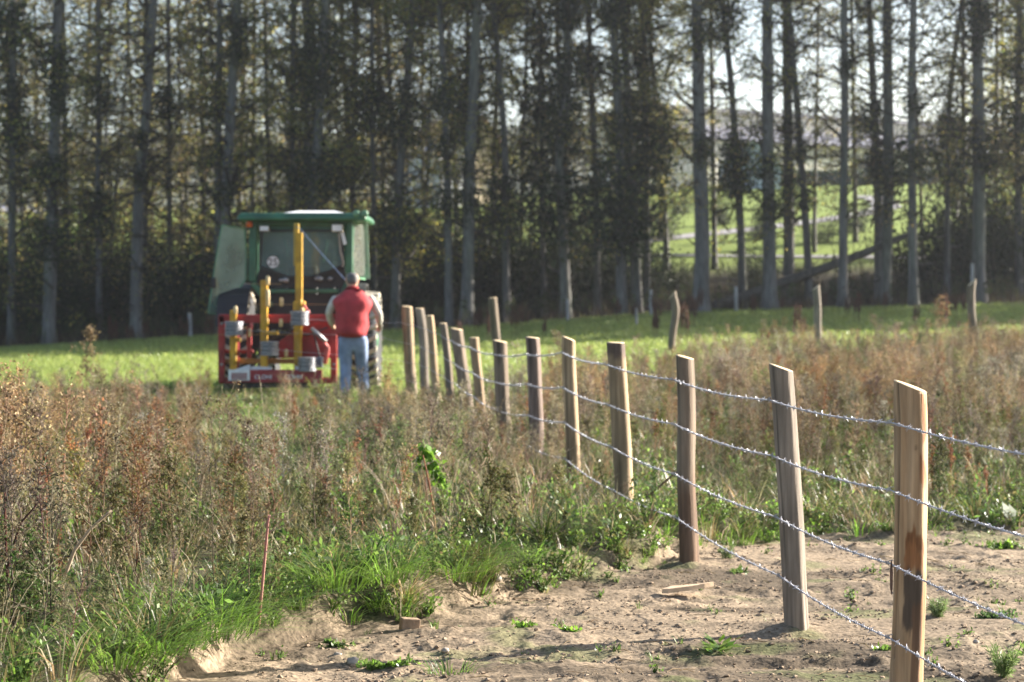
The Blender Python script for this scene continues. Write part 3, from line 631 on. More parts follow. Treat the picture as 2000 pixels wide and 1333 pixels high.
P_tuft = [tuft(64, .25, .006, GRN + OLV + PAL[:2], 1.8) for _ in range(4)] + [tuft(60, .20, .007, GRN + LIM + OLV[:1], 2.1) for _ in range(2)]
P_under = [tuft(26, .20, .008, GRN + DGR + OLV, 1.1, 1.0, .08) for _ in range(2)] + [tuft(26, .22, .007, OLV + PAL + BRN, 1.1, 1.0, .08) for _ in range(3)] + [herb(.16, GRN + DGR, 56, .04, .1)]
P_straw = [straw(rng.uniform(.7, 1.0), PAL) for _ in range(5)]
P_mead = [tuft(12, .11, .007, MED, .7, 1.0, .12) for _ in range(5)]
P_meadf = [tuft(9, .15, .016, MED, .7, 1.0, .2) for _ in range(5)]

def region(dens, y0, y1, mx=1.3):
    """random points over the view's wedge, y0..y1, with a margin of mx metres at each side"""
    A = .25 * (y1 ** 2 - y0 ** 2) + 2 * mx * (y1 - y0); n = int(A * dens)
    y = np.sqrt(rng.uniform(y0 ** 2, y1 ** 2, int(n * 1.0))); x = rng.uniform(-1, 1, len(y)) * (.25 * y + mx); return x, y
def edgedist(x, y): return y - edge_y(x) + .35 * (fbm(x * 2.2, y * 2.2, 3, 5) - .5)
def back_edge(x): return np.interp(x, [-12, -5, -1.2, 0, 2, 5, 12], [26.8, 28.3, 29.6, 26.5, 31, 40, 44]) + 2.0 * (fbm(x * .7, x * 0 + 3, 2, 77) - .5)
def clear(x, y):
    """keeps the wheel track behind the tractor and the tractor's own spot open"""
    tr = np.abs(x - (-.130 * y)) < .44
    return ~(tr & (y > 15.5)) & ~((np.abs(x + 3.25) < 1.5) & (y > 29.2))
def zt_(x, y): return terrain(x, y, True) - .01
def put(name, protos, dens, keep, scale=(.75, 1.15), y0=6.8, y1=46, m=None, tintj=.2, tilt=.10, hvar=None, patch=False):
    x, y = region(dens, y0, y1); ok = keep(x, y); x, y = x[ok], y[ok]; n = len(x)
    sc = rng.uniform(*scale, n)
    if hvar is not None: sc = sc * hvar(x, y)
    tint = (1 + tintj * rng.uniform(-1, 1, (n, 1))) * (1 + .06 * rng.uniform(-1, 1, (n, 3)))
    if hvar is not None: sc = np.minimum(sc, np.where(x > np.interp(y, [7.5, 29], [2.0, -.6]), np.interp(y, [8, 13, 18, 24, 28, 40], [.85, .76, .70, .64, .60, .58]), np.interp(y, [8, 13, 18, 24, 28, 40], [.85, .74, .60, .47, .50, .45])) * rng.uniform(.75, 1.1, n) / .78)
    if patch:
        a_ = vnoise(x * 2.1, y * 1.5, 401); b_ = vnoise(x * .8, y * .6, 402); lum = .5 + .95 * sstep(.15, .85, a_)
        tint = tint * (lum[:, None] * (1 + (b_[:, None] - .5) * np.array([.3, -.08, -.55]))); sc = sc * (.7 + .6 * vnoise(x * 1.7, y * 1.3, 403))
    g = Geo(); scatter(g, protos, x, y, zt_(x, y), sc, tint, tilt)
    o = g.build(name, m or M_weed); tag(o, kind='stuff'); print(name, n, g.n); return o
def U(n): return rng.uniform(0, 1, n)
def inweed(x, y, a=.15): return (edgedist(x, y) > a) & (y < back_edge(x))
def N(x, y, f, s): return fbm(x * f, y * f * .7, 3, s)
def fd(y): return np.clip(17 / y, .45, 1.0)              # thinner far away, where plants overlap in view
right = lambda x, y: x > edge_y(0) * 0 + np.interp(y, [5, 29], [1.75, -1.45])
def k_mug(x, y):
    d = edgedist(x, y); p = np.clip(.1 + 2.2 * (N(x, y, .9, 201) - .40), 0, 1) * sstep(.15, .9, d)
    p = np.where(right(x, y), (p + .12 + .35 * sstep(18, 26, y)) * sstep(.6, 3.0, d), p)
    p = np.where((x < np.interp(y, [8, 28], [-.9, -3.0])), np.maximum(p * 1.25, .38 * sstep(.2, 1.0, d)), p)
    return inweed(x, y) & clear(x, y) & (U(len(x)) < p * fd(y))
def k_olv(x, y):
    d = edgedist(x, y); p = np.clip(.25 + 2.2 * (N(x, y, 1.0, 211) - .45), 0, 1); p = np.where(right(x, y), p + .12, p)
    return inweed(x, y, .1) & clear(x, y) & (U(len(x)) < p * fd(y))
def k_red(x, y):
    p = .04 * (x < np.interp(y, [8, 28], [-1.2, -4.0])) + np.clip(1.6 * (N(x, y, .9, 221) - .52), 0, 1) + np.where(right(x, y) & (y > 18), .14, 0) + np.where((x > 2.6) & (y < 17), .22, 0)
    return inweed(x, y, .4) & clear(x, y) & (U(len(x)) < p * fd(y))
def k_herb(x, y):
    d = edgedist(x, y); p = .12 + .5 * (1 - sstep(.3, 1.6, d)) + np.clip(1.5 * (N(x, y, .8, 231) - .55), 0, 1); p = np.where(right(x, y) & (y < 20), p + .25, p)
    return inweed(x, y, -.02) & (U(len(x)) < p * fd(y))
def k_tuft(x, y):
    d = edgedist(x, y); p = .9 * (1 - sstep(.35, 1.1, d)) * np.clip(3.0 * (N(x, y, 1.2, 241) - .36), .1, 1) + .10 + np.where(~clear(x, y), .7, 0)
    p = np.where(right(x, y) & (d > .5) & (y < 24), np.maximum(p, .55 * np.clip(4 * (N(x, y, .8, 242) - .42), 0, 1)), p)
    return inweed(x, y, -.05) & (U(len(x)) < p)
def k_straw(x, y): return inweed(x, y, .3) & clear(x, y) & (U(len(x)) < .5 * fd(y))
def k_under(x, y): return inweed(x, y, -.05) & (U(len(x)) < np.where(right(x, y) & (y > 17), .45, 1.0) * fd(y) ** .7)
hv = lambda x, y: (.45 + .8 * N(x, y, .6, 251)) * (1 - .4 * np.exp(-((x - np.interp(y, [7.5, 29], [1.45, -1.43]) - .05) / .45) ** 2)) * np.where(x < np.interp(y, [8, 28], [-.9, -3.0]), 1.12, 1.0) * (.5 + .5 * sstep(.0, 1.5, edgedist(x, y))) * np.interp(y, [10, 20, 28, 44], [1.0, .9, 1.1, .8])
put('dry_weeds', P_mug, 32, k_mug, (.6, 1.05), hvar=hv, patch=True)
put('olive_weeds', P_olv, 22, k_olv, (.6, 1.05), hvar=hv, patch=True)
put('rust_weeds', P_red, 8, k_red, (.55, 1.0), hvar=hv)
put('green_weeds', P_herb, 9, k_herb, (.6, 1.1), y1=40, m=M_grass)
put('tall_grass', P_tuft, 20, k_tuft, (.55, 1.1), patch=True, y1=42, m=M_grass)
put('straw_grass', P_straw, 8, k_straw, (.45, .85), y1=42, hvar=hv)
put('undergrowth_grass', P_under, 26, k_under, (.7, 1.3), y1=42, m=M_grass)
P_edge = [tuft(36, .13, .005, GRN + LIM + PAL[3:], 1.7, 1, .06) for _ in range(3)] + [herb(.11, GRN + LIM, 90, .024, .09) for _ in range(2)] + [herb(.13, GRN + OLV, 90, .022, .10) for _ in range(2)]
put('edge_grass', P_edge, 75, lambda x, y: (edgedist(x, y) > -.12) & (edgedist(x, y) < np.where(x < 1.3, 1.5, .9)) & (U(len(x)) < np.clip(3.5 * (N(x, y, 1.5, 261) - .30), 0, 1)), (.6, 1.35), y0=6.8, y1=18, m=M_grass)
# meadow
def k_mead(x, y): return (y > back_edge(x) - 3) & (y < 72)
put('meadow_grass', P_mead, 36, k_mead, (.8, 1.4), y0=22, y1=46, m=M_grass, tilt=.15)
put('meadow_grass', P_meadf, 16, k_mead, (.8, 1.3), y0=45, y1=73, m=M_grass, tilt=.15)
# rough dry strip at the foot of the trees
DKB = [(.085, .06, .045), (.11, .08, .055), (.06, .05, .035)]
P_rough = [mugwort(.8, DKB + DGR, (.08, .055, .04), 14, .06, 8) for _ in range(3)] + [tuft(20, .6, .015, DKB + OLV[:1], .6, 1, .2) for _ in range(3)]
put('rough_undergrowth', P_rough, 3.2, lambda x, y: (y > 69.5 + 1.5 * N(x, y, .4, 3)), (.6, 1.25), y0=68, y1=82)
# leaf litter and ground herbs on the dirt, too small to count
P_crumb = []
for _ in range(4):
    g = Geo(); bm = bmesh.new(); bmesh.ops.create_icosphere(bm, subdivisions=1, radius=1)
    vs = np.array([v.co[:] for v in bm.verts]); vs *= rng.uniform(.6, 1.2, (len(vs), 1)); vs[:, 2] *= .6
    q = np.array([[f.verts[0].index, f.verts[1].index, f.verts[2].index, f.verts[2].index] for f in bm.faces]); bm.free()
    P_crumb.append((vs, q, np.broadcast_to(np.array([.27, .20, .14]), vs.shape)))
def tri_mesh(name, geo, m):
    V_, Q_, C_ = geo.arrays(); me = bpy.data.meshes.new(name); me.from_pydata(V_.tolist(), [], Q_[:, :3].tolist())
    a = me.color_attributes.new('Col', 'FLOAT_COLOR', 'POINT'); a.data.foreach_set('color', np.concatenate([np.clip(C_, 0, 1), np.ones((len(C_), 1))], 1).astype(np.float32).ravel()); me.materials.append(m)
    o = bpy.data.objects.new(name, me); COL.objects.link(o); return o
x, y = region(800, 7.2, 15); ok = (edgedist(x, y) < .1) & (fbm(x * 2, y * 3, 3, 300) > rng.uniform(.3, .75, len(x))); x, y = x[ok], y[ok]; n = len(x)
g = Geo(); s_ = .0045 + .013 * rng.uniform(0, 1, n) ** 5; scatter(g, P_crumb, x, y, terrain(x, y, True) + .001, s_, np.ones((n, 3)) * rng.uniform(.6, 1.2, (n, 1)), .2)
tag(tri_mesh('soil_crumbs', g, attr_mat('clod_soil', .95, 60, .3, .3, spec=.1)), kind='stuff')
P_lit = []
for _ in range(6):
    L_ = rng.uniform(.03, .11); P_lit.append(tube([(-L_ / 2, 0, .004), (0, rng.uniform(-.01, .01), .009), (L_ / 2, 0, .003)], [.0012, .0016, .001], 3, pick(PAL + BRN, 1)[0]))
x, y = region(60, 7.2, 15); ok = (edgedist(x, y) < .2) & (fbm(x * 2, y * 3, 3, 320) > rng.uniform(.3, .8, len(x))); x, y = x[ok], y[ok]
g = Geo(); scatter(g, P_lit, x, y, terrain(x, y, True), rng.uniform(.5, 1.4, len(x)), None, .05); tag(g.build('straw_litter', M_weed), kind='stuff')
P_tiny = [herb(.05, GRN, 28, .022, .03) for _ in range(3)] + [tuft(7, .07, .004, GRN, .8, 1, .02) for _ in range(2)]
x, y = region(34, 7.4, 15); ok = (edgedist(x, y) < .05) & (fbm(x * 2.5, y * 3, 3, 310) > rng.uniform(.42, .85, len(x))); x, y = x[ok], y[ok]
g = Geo(); scatter(g, P_tiny, x, y, zt_(x, y), rng.uniform(.4, 1.1, len(x)), None, .1); tag(g.build('seedling_weeds', M_grass), kind='stuff')

# ---- single plants one can point at
def plant(name, arr, x, y, rz, sc, label, cat, m=None, tilt=(0, 0), group=None):
    V_, Q_, C_ = arr; g = Geo(); g.add(V_, Q_, C_); o = g.build(name, m or M_weed); o.location = (x, y, H(x, y) - .01); o.rotation_euler = (tilt[1], tilt[0], rz); o.scale = (sc,) * 3
    return tag(o, label, cat, group)
def rosette(n, leaf, cols, h=.06):
    g = Geo(); az = rng.uniform(0, 6.283, n); r = rng.uniform(.0, .55, n) * leaf; c = np.stack([np.cos(az) * r, np.sin(az) * r, h * rng.uniform(0, 1, n)], 1)
    dd = unit(np.stack([np.cos(az), np.sin(az), rng.uniform(.0, .8, n)], 1)); s = unit(np.stack([-np.sin(az), np.cos(az), rng.uniform(-.3, .3, n)], 1))
    return Geo().add(*diamonds(c, dd, s, leaf * rng.uniform(.5, 1.1, n), leaf * .42 * rng.uniform(.7, 1.2, n), pick(cols, n, .2))).arrays()
def mat_plant(w, dpt, k, leaf, cols, h=.05):
    g = Geo(); R_ = 12; az = rng.uniform(0, 6.283, R_); rr = rng.uniform(.35, 1, R_); e = np.stack([np.cos(az) * w * .5 * rr, np.sin(az) * dpt * .5 * rr, h * rng.uniform(.2, .8, R_)], 1)
    for q in e: g.add(*tube([np.array([0, 0, .004]), q * .5 + np.array([0, 0, h * .25]), q], [.0022, .002, .001], 3, cols[0]))
    tt = rng.uniform(.05, 1.05, (k, 1)); c = e[rng.integers(0, R_, k)] * tt + np.array([0, 0, h * .5]) * tt * (1 - tt) + rng.normal(0, .006, (k, 3)) * (1, 1, .3); c[:, 2] = np.maximum(c[:, 2], .003); dd = rdir(k, .6)
    return g.add(*diamonds(c, dd, sidev(dd), leaf * rng.uniform(.6, 1.4, k), leaf * .55 * rng.uniform(.7, 1.2, k), pick(cols, k, .25))).arrays()
def feathery(h, k, cols):
    g = Geo()
    for _ in range(k):
        az = rng.uniform(0, 6.283); e = np.array([math.cos(az) * .5, math.sin(az) * .5, 1]) * h * rng.uniform(.5, 1); g.add(*tube([np.zeros(3), e * .5, e], [.002, .0015, .0008], 3, cols[0])); m_ = 22
        tt = rng.uniform(.2, 1, m_)[:, None]; dd = unit(e * 2 + rng.normal(0, .25, (m_, 3))); g.add(*diamonds(e * tt, dd, sidev(dd), .035, .004, pick(cols, m_, .2)))
    return g.arrays()
for px, py, arr, lb in ((745, 1308, mat_plant(.30, .2, 420, .022, GRN + LIM, .05), 'low green weed mat on the bare soil near the bottom edge'),
        (1405, 1278, rosette(34, .09, GRN + LIM), 'bright green leafy rosette on the soil in front of the grey post'),
        (1030, 1230, mat_plant(.14, .07, 60, .03, LIM, .03), 'small lime-green weed left of the post shadow'),
        (1112, 1243, mat_plant(.13, .06, 60, .028, LIM, .025), 'thin lime-green weed just right of the similar small one'),
        (1722, 1276, mat_plant(.13, .06, 70, .024, LIM + GRN, .025), 'small green weed touching the left foot of the bark-stained post'),
        (1832, 1212, feathery(.10, 22, [(.14, .2, .07), (.18, .24, .1)]), 'feathery grey-green weed right of the bark-stained post'),
        (1935, 1213, mat_plant(.34, .12, 300, .025, [(.07, .12, .04), (.10, .16, .05)], .05), 'dark green creeping weed patch by the right edge'),
        (1960, 1335, feathery(.14, 30, [(.13, .2, .06), (.17, .24, .08)]), 'bigger feathery weed in the bottom right corner'),
        (2003, 1288, rosette(16, .06, GRN), 'small leafy rosette cut by the right edge'),
        (1960, 1075, mat_plant(.40, .12, 200, .035, GRN + LIM, .05), 'bright green weed patch on the soil bank at far right'),
        (650, 1266, mat_plant(.20, .1, 160, .022, DGR + GRN, .04), 'dull green weed patch left on the bare soil'),
        (1440, 1118, mat_plant(.22, .15, 50, .035, GRN, .03), 'sparse green weed right of the dark-footed post'),
        (1420, 1095, feathery(.11, 14, [(.12, .17, .06)]), 'thin feathery weed on the soil between two posts')):
    p = hit(px, py); plant('low_weed', arr, p.x, p.y, 0, 1, lb, 'weed', M_grass)
p = hit(880, 1322); plant('grass_tussock', tuft(70, .10, .005, GRN + DGR, 1.2, 1.2, .10), p.x, p.y, 0, 1, 'low streak of dark grass in the post shadow at the bottom edge', 'grass tussock', M_grass)
for px, py, n_, h_, lb in ((890, 1150, 170, .32, 'spreading bright grass tussock at the dirt edge, middle of the picture'), (650, 1178, 150, .36, 'grass tussock overhanging the bare bank right of the pink stalk'), (330, 1215, 150, .36, 'lush grass tussock left of the pink stalk'), (760, 1172, 110, .30, 'grass tussock above the wooden offcut'), (430, 1222, 110, .30, 'grass tussock right beside the pink stalk\'s foot'), (300, 1300, 150, .26, 'grass tussock hanging over the eroded soil lip near the bottom left'), (400, 1278, 130, .24, 'smaller tussock right of the one over the eroded soil lip'), (215, 1318, 150, .26, 'tussock lowest in the picture, at the left end of the bare soil')):
    p = hit(px, py); plant('grass_tussock', tuft(int(n_ * 1.5), h_ * .8, .006, GRN + LIM, 2.2, 1.15, .2), p.x, p.y + .1, 0, 1, lb, 'grass tussock', M_grass)
def curve_plant(name, Y, stems, label, cat, m=M_weed, leaves=None):
    g = Geo(); P0 = at(*stems[0][0][0], Y)
    for pts, r0, r1, c in stems:
        P = np.array([at(a, b_, Y) - P0 for a, b_ in pts]); P[:, 1] += rng.normal(0, .02, len(P)); g.add(*tube(P, np.linspace(r0, r1, len(P)), 5, c))
    if leaves: leaves(g, lambda a, b_: np.array(at(a, b_, Y) - P0))
    o = g.build(name, m); o.location = P0; return tag(o, label, cat)
PK = (.42, .22, .19); TN = (.36, .28, .2)
curve_plant('pink_stalk', 8.85, [([(505, 1225), (510, 1170), (518, 1080), (524, 1020), (527, 1005)], .008, .005, PK), ([(524, 1045), (545, 1020), (562, 1008), (580, 1008)], .003, .001, TN), ([(525, 1038), (545, 1032), (570, 1018)], .003, .001, TN), ([(527, 1010), (545, 1002), (560, 1000)], .003, .001, TN), ([(519, 1080), (535, 1072), (552, 1060)], .003, .001, TN), ([(526, 1012), (550, 1014), (578, 1012)], .0025, .001, TN)], 'bare pinkish stalk with thin side twigs at the top, at the dirt edge', 'dry stalk')
curve_plant('bent_stalk', 8.6, [([(100, 1205), (112, 1165), (128, 1120), (146, 1075), (175, 1035), (205, 1008), (218, 998)], .009, .006, (.42, .34, .25)), ([(103, 1200), (125, 1230), (145, 1250)], .005, .002, TN), ([(101, 1197), (130, 1196), (150, 1204)], .004, .002, TN)], 'long pale bent stalk arching through the weeds at left', 'dry stalk')
curve_plant('dark_stalk', 8.9, [([(18, 1180), (14, 1100), (10, 960)], .008, .005, (.10, .035, .03)), ([(16, 1110), (30, 1050), (45, 1020), (72, 985)], .007, .004, (.08, .04, .035)), ([(14, 1020), (6, 990)], .005, .002, (.10, .035, .03)), ([(20, 1140), (42, 1060)], .005, .002, (.10, .035, .03))], 'dark reddish forked stalk at the left edge', 'dry stalk')
def tree_weed(g, W_):
    for k in range(60):
        t = rng.uniform(.25, 1); a = 172 + rng.normal(0, 14) * (1.3 - t) + 4 * t; b_ = 770 - 130 * t; c = np.repeat(W_(a, b_)[None], 9, 0) + rng.normal(0, .02, (9, 3)); dd = rdir(9); g.add(*diamonds(c, dd, sidev(dd), .035, .02, pick(BRN + PUR, 9, .2)))
curve_plant('tall_weed', 24.5, [([(172, 800), (168, 740), (172, 690), (180, 645)], .007, .003, (.2, .14, .09)), ([(170, 740), (150, 715), (138, 700)], .003, .002, (.2, .14, .09)), ([(170, 715), (190, 690), (202, 678)], .003, .002, (.2, .14, .09)), ([(171, 700), (162, 675)], .003, .002, (.2, .14, .09)), ([(169, 755), (188, 735), (198, 715)], .003, .002, (.2, .14, .09))], 'tall branched brown weed rising above the others at left', 'tall weed', leaves=tree_weed)
def tree_weed2(g, W_):
    for k in range(50):
        t = rng.uniform(.2, 1); a = 1838 + rng.normal(0, 13) * (1.2 - t); b_ = 650 - 72 * t; c = np.repeat(W_(a, b_)[None], 8, 0) + rng.normal(0, .025, (8, 3)); dd = rdir(8); g.add(*diamonds(c, dd, sidev(dd), .04, .022, pick(BRN + RST, 8, .2)))
curve_plant('tall_weed', 40, [([(1838, 680), (1838, 630), (1836, 575)], .008, .003, (.22, .14, .09)), ([(1838, 640), (1822, 605)], .004, .002, (.22, .14, .09)), ([(1838, 630), (1854, 600)], .004, .002, (.22, .14, .09))], 'tall brown plumed weed standing before the shaded meadow at right', 'tall weed', leaves=tree_weed2)
def vine(g, W_):
    for (a0, b0, a1, b1, k, s_) in ((826, 868, 842, 895, 26, .055), (840, 885, 852, 915, 30, .06), (850, 915, 860, 940, 30, .055), (858, 940, 878, 970, 26, .045), (812, 890, 826, 915, 24, .045)):
        t = rng.uniform(0, 1, k); c = np.stack([W_(a0 + (a1 - a0) * q + rng.normal(0, 4), b0 + (b1 - b0) * q + rng.normal(0, 3)) for q in t]); dd = rdir(k, -.4); g.add(*diamonds(c, dd, sidev(dd), s_, s_ * .7, pick(LIM, k, .2)))
curve_plant('climbing_weed', 12.2, [([(860, 1010), (862, 960), (852, 915), (838, 880), (824, 864)], .005, .002, (.2, .16, .08)), ([(840, 1010), (828, 930), (815, 890)], .004, .002, (.22, .12, .07))], 'bright lime-green climbing weed in the brown weeds before the fence', 'climbing weed', M_grass, vine)
curve_plant('rust_stalk', 12.0, [([(842, 1040), (848, 1000), (838, 940), (826, 890)], .007, .004, (.30, .14, .08)), ([(846, 1000), (850, 1030)], .006, .005, (.32, .16, .1))], 'rust-coloured stalk leaning beside the lime-green climber', 'dry stalk')
curve_plant('dead_branch', 12.4, [([(1262, 975), (1295, 945), (1330, 916)], .008, .005, (.16, .11, .08))], 'thin dark branch propped against the dark-footed post', 'branch')
for k in range(46):
    px = rng.uniform(860, 2000) if k > 8 else rng.uniform(200, 420); Y = rng.uniform(46, 69) if k > 8 else rng.uniform(58, 66); X = wx(px, Y)
    if k == 0: dk = Geo(); [dk.add(*[q if i != 0 else q + np.array([rng.normal(0, .1), rng.normal(0, .1), 0]) for i, q in enumerate(dock(rng.uniform(.6, .9), [(.09, .05, .035), (.12, .06, .04), (.07, .04, .03)], 200))]) for _ in range(4)]; dkm = dk.mesh('dock_plant', M_weed)
    o = bpy.data.objects.new('dock_plant', dkm); COL.objects.link(o); o.location = (X, Y, H(X, Y) - .02); o.rotation_euler = (0, 0, rng.uniform(0, 6.28)); s = rng.uniform(.7, 1.25); o.scale = (s, s, s)
    tag(o, 'dark rust-brown dock spikes standing in the meadow before the trees', 'dock plant', 'dock plants in the meadow')
# wood offcut, bark chip, stones, pale leaf
M_cutw = mat('weathered_offcut', (.28, .19, .12), .85, 0, .3, 25, .4)
p = hit(800, 1234); b = MB(); b.box((0, 0, .028), (.085, .06, .062), (0, .1, .3)); o = b.build('wood_offcut', M_cutw, None, .004); o.location = p; tag(o, 'small dark wooden offcut lying on the soil under the grassy bank', 'wood offcut')
p = hit(806, 1196); b = MB(); b.plate([(-.05, 0, .0), (-.04, -.01, .012), (.03, -.01, .035), (.05, .01, .04), (.02, .02, .02)], (0, .03, .006)); o = b.build('wood_chip', mat('pale_chip', (.55, .43, .3), .8, 0, .2, 30), None); o.location = p; tag(o, 'pale wood splinter above the dark offcut', 'wood chip')
p = hit(1342, 1160); b = MB(); b.plate([(-.13, 0, 0), (-.10, -.03, .005), (.02, -.035, .02), (.09, -.01, .03), (.14, .02, .035), (.05, .05, .02), (-.08, .04, .01)], (.0, .004, .022)); o = b.build('bark_slab', mat('pale_bark_slab', (.55, .4, .26), .8, 0, .2, 20, .3), None); o.location = p; tag(o, 'flat pale bark slab on the soil below the dark-footed post', 'bark slab')
M_stone = mat('field_stone', (.34, .29, .24), .9, 0, .25, 20, .3)
for px, py, s, lb in ((660, 1286, .022, 'small pale stone left of the bottom soil patch'), (870, 1275, .018, 'small yellowish stone beside a thin twig on the soil'), (1905, 1258, .018, 'small brown stone on the soil near the right edge'), (690, 1300, .03, 'dark soil clod beside the low green mat'), (970, 1140, .03, 'rounded clod at the end of the bright tussock')):
    p = hit(px, py); b = MB(); b.sphere((0, 0, s * .4), (s, s * .8, s * .65), 10, 7)
    for v in b.b.verts: v.co *= 1 + .25 * (random.random() - .5)
    o = b.build('stone', M_stone, None, 0, True); o.location = p; tag(o, lb, 'stone')
for k, (px, py, L_, lb) in enumerate(((880, 1255, .2, 'thin pale twig lying on the soil in the middle'), (1590, 1227, .1, 'short brown stick beside the foot of the grey post'))):
    p = hit(px, py); o = Geo().add(*tube([(-L_ / 2, 0, .008), (-L_ * .1, .02, .014), (L_ * .2, .01, .01), (L_ / 2, .04, .006)], [.003, .004, .004, .002], 5, (.3, .22, .15))).build('twig', M_weed); o.location = p; tag(o, lb, 'twig')
p = hit(1980, 1030); o = Geo().add(*diamonds(np.array([[0, 0, .03], [.01, 0, .03]]), unit(np.array([[-.5, -.2, .8], [-.3, -.4, .6]])), unit(np.array([[.5, -.3, .4], [.5, -.3, .5]])), .17, .07, (.45, .48, .4))).build('pale_leaf', M_weed); o.location = p; tag(o, 'big pale wilted leaf on the weed edge at far right', 'leaf')
rng = np.random.default_rng(44)
# ------------------------------------------------------------------ fence
def wood_mat(name, grain=1.0):
    m, t, b = new_mat(name)
    a = t.nodes.new('ShaderNodeAttribute'); a.attribute_name = 'Col'
    n1 = noise_node(t, 60, 6, 'Object', (1, 1, .06)); n2 = noise_node(t, 9, 4, 'Object', (1, 1, .3)); n3 = noise_node(t, 160, 3, 'Object', (1, 1, .05))
    def mr(n, lo, hi):
        q = t.nodes.new('ShaderNodeMapRange'); q.inputs[1].default_value = .32; q.inputs[2].default_value = .68; q.inputs[3].default_value = lo; q.inputs[4].default_value = hi; t.links.new(n.outputs[0], q.inputs[0]); return q
    p1 = t.nodes.new('ShaderNodeMath'); p1.operation = 'MULTIPLY'; t.links.new(mr(n1, 1 - .24 * grain, 1 + .18 * grain).outputs[0], p1.inputs[0]); t.links.new(mr(n2, .8, 1.15).outputs[0], p1.inputs[1])
    mu = t.nodes.new('ShaderNodeVectorMath'); mu.operation = 'SCALE'; t.links.new(a.outputs['Color'], mu.inputs[0]); t.links.new(p1.outputs[0], mu.inputs['Scale']); t.links.new(mu.outputs[0], b.inputs['Base Color'])
    ad = t.nodes.new('ShaderNodeMath'); ad.operation = 'ADD'; t.links.new(n1.outputs[0], ad.inputs[0]); t.links.new(n3.outputs[0], ad.inputs[1])
    bp = t.nodes.new('ShaderNodeBump'); bp.inputs['Strength'].default_value = .55; bp.inputs['Distance'].default_value = .004; t.links.new(ad.outputs[0], bp.inputs['Height']); t.links.new(bp.outputs[0], b.inputs['Normal'])
    b.inputs['Roughness'].default_value = .8; b.inputs['Specular IOR Level'].default_value = .2
    return m
M_post = wood_mat('post_wood'); M_cut = wood_mat('cut_end_wood', .5)
TAN, GREY, BRNW, DRK = np.array([.37, .265, .16]), np.array([.235, .195, .155]), np.array([.20, .152, .11]), np.array([.11, .08, .065])
def smin(a, b):
    return (a ** -22 + b ** -22) ** (-1 / 22)
def post(name, top, low, Y, wpx, colf, label, group, tilt=(.25, .10), curve=0.0, sides=22, nr=46, groove=None, name_cut='cut_end', fac=.90):
    """top/low: photo points on the axis; the post runs on into the ground. tilt: slope of the cut end along x and y"""
    T_, B_ = at(*top, Y), at(*low, Y); gz = H(T_.x, Y); s = (gz - .25 - T_.z) / (B_.z - T_.z); base = T_.lerp(B_, s); r = wpx / FPX * Y / 2
    sg = (gz - T_.z) / (B_.z - T_.z); org = T_.lerp(B_, sg); sd = int(rng.integers(0, 999))
    f = np.linspace(0, 1, nr); ax = np.array(base)[None] * (1 - f[:, None]) + np.array(T_)[None] * f[:, None] - np.array(org)[None]
    zl = ax[:, 2]; h = zl[-1]
    ax[:, 0] += .012 * (vnoise(zl * 2.2, 0 * zl, sd) - .5) * 2 + curve * np.clip(zl / h, 0, 1) ** 2 * (1 - np.clip(zl / h, 0, 1)) * 4
    ax[:, 1] += .012 * (vnoise(zl * 2.2, 0 * zl + 9, sd) - .5) * 2
    th = np.arange(sides) / sides * 2 * np.pi; TH, ZZ = np.meshgrid(th, zl)
    rr = r * (1.04 - .06 * np.clip(ZZ / h, 0, 1)) * (1 + .04 * np.cos(2 * (TH - sd)) + .03 * np.cos(3 * (TH - sd * 2.1) + ZZ * .8) + (.11 if sides > 20 else .06) * (vnoise(np.cos(TH) * 2 + 5, ZZ * 4 + np.sin(TH) * 2, sd) - .5))
    rr = smin(rr * 1.02, fac * r / np.maximum(np.cos(TH + R(29) + .10 * np.sin(sd)), .2) * (1.03 - .05 * np.clip(ZZ / h, 0, 1)))
    if groove is not None:
        dg = np.abs((TH - groove + np.pi + .05 * np.sin(ZZ * 5)) % (2 * np.pi) - np.pi); rr = rr * (1 - .14 * np.exp(-(dg / .07) ** 2) * (ZZ > .15))
    X = ax[:, None, 0] + rr * np.cos(TH); Yy = ax[:, None, 1] + rr * np.sin(TH); Zz = np.broadcast_to(ZZ, X.shape).copy()
    Zz[-1] = h - tilt[0] * rr[-1] * np.cos(th) + (.3 * tilt[1] + .03) * rr[-1] * np.sin(th)
    Zz[-2] = np.minimum(Zz[-2], Zz[-1] - .004)
    C = colf(TH, ZZ, h, sd)
    if groove is not None: C = C * (1 - .85 * np.exp(-(dg / .05) ** 2) * (ZZ > .15))[..., None]
    Vv = np.stack([X, Yy, Zz], -1); i = np.arange(nr - 1)[:, None] * sides; j = np.arange(sides)[None]; k = (j + 1) % sides
    Qd = np.stack([i + j, i + k, i + sides + k, i + sides + j], -1).reshape(-1, 4)
    root = empty(name, org, 0, label, 'fence post', group)
    Geo().add(Vv.reshape(-1, 3), Qd, C.reshape(-1, 3)).build('shaft', M_post, root, True)
    # cut end: rings to the centre
    e = Vv[-1]; c0 = e.mean(0); g = Geo(); R_ = [e, c0 + (e - c0) * .985 + np.array([0, 0, .002]), c0 + (e - c0) * .6 + np.array([0, 0, .003]), c0 + (e - c0) * .25 + np.array([0, 0, .003]), c0 + (e - c0) * .01 + np.array([0, 0, .003])]
    vv = np.concatenate(R_); n_ = sides; q = [(a * n_ + b_, a * n_ + (b_ + 1) % n_, (a + 1) * n_ + (b_ + 1) % n_, (a + 1) * n_ + b_) for a in range(4) for b_ in range(n_)]
    g.add(vv, q, np.array([.56, .43, .27])).build(name_cut, M_cut, root)
    return root, org, r
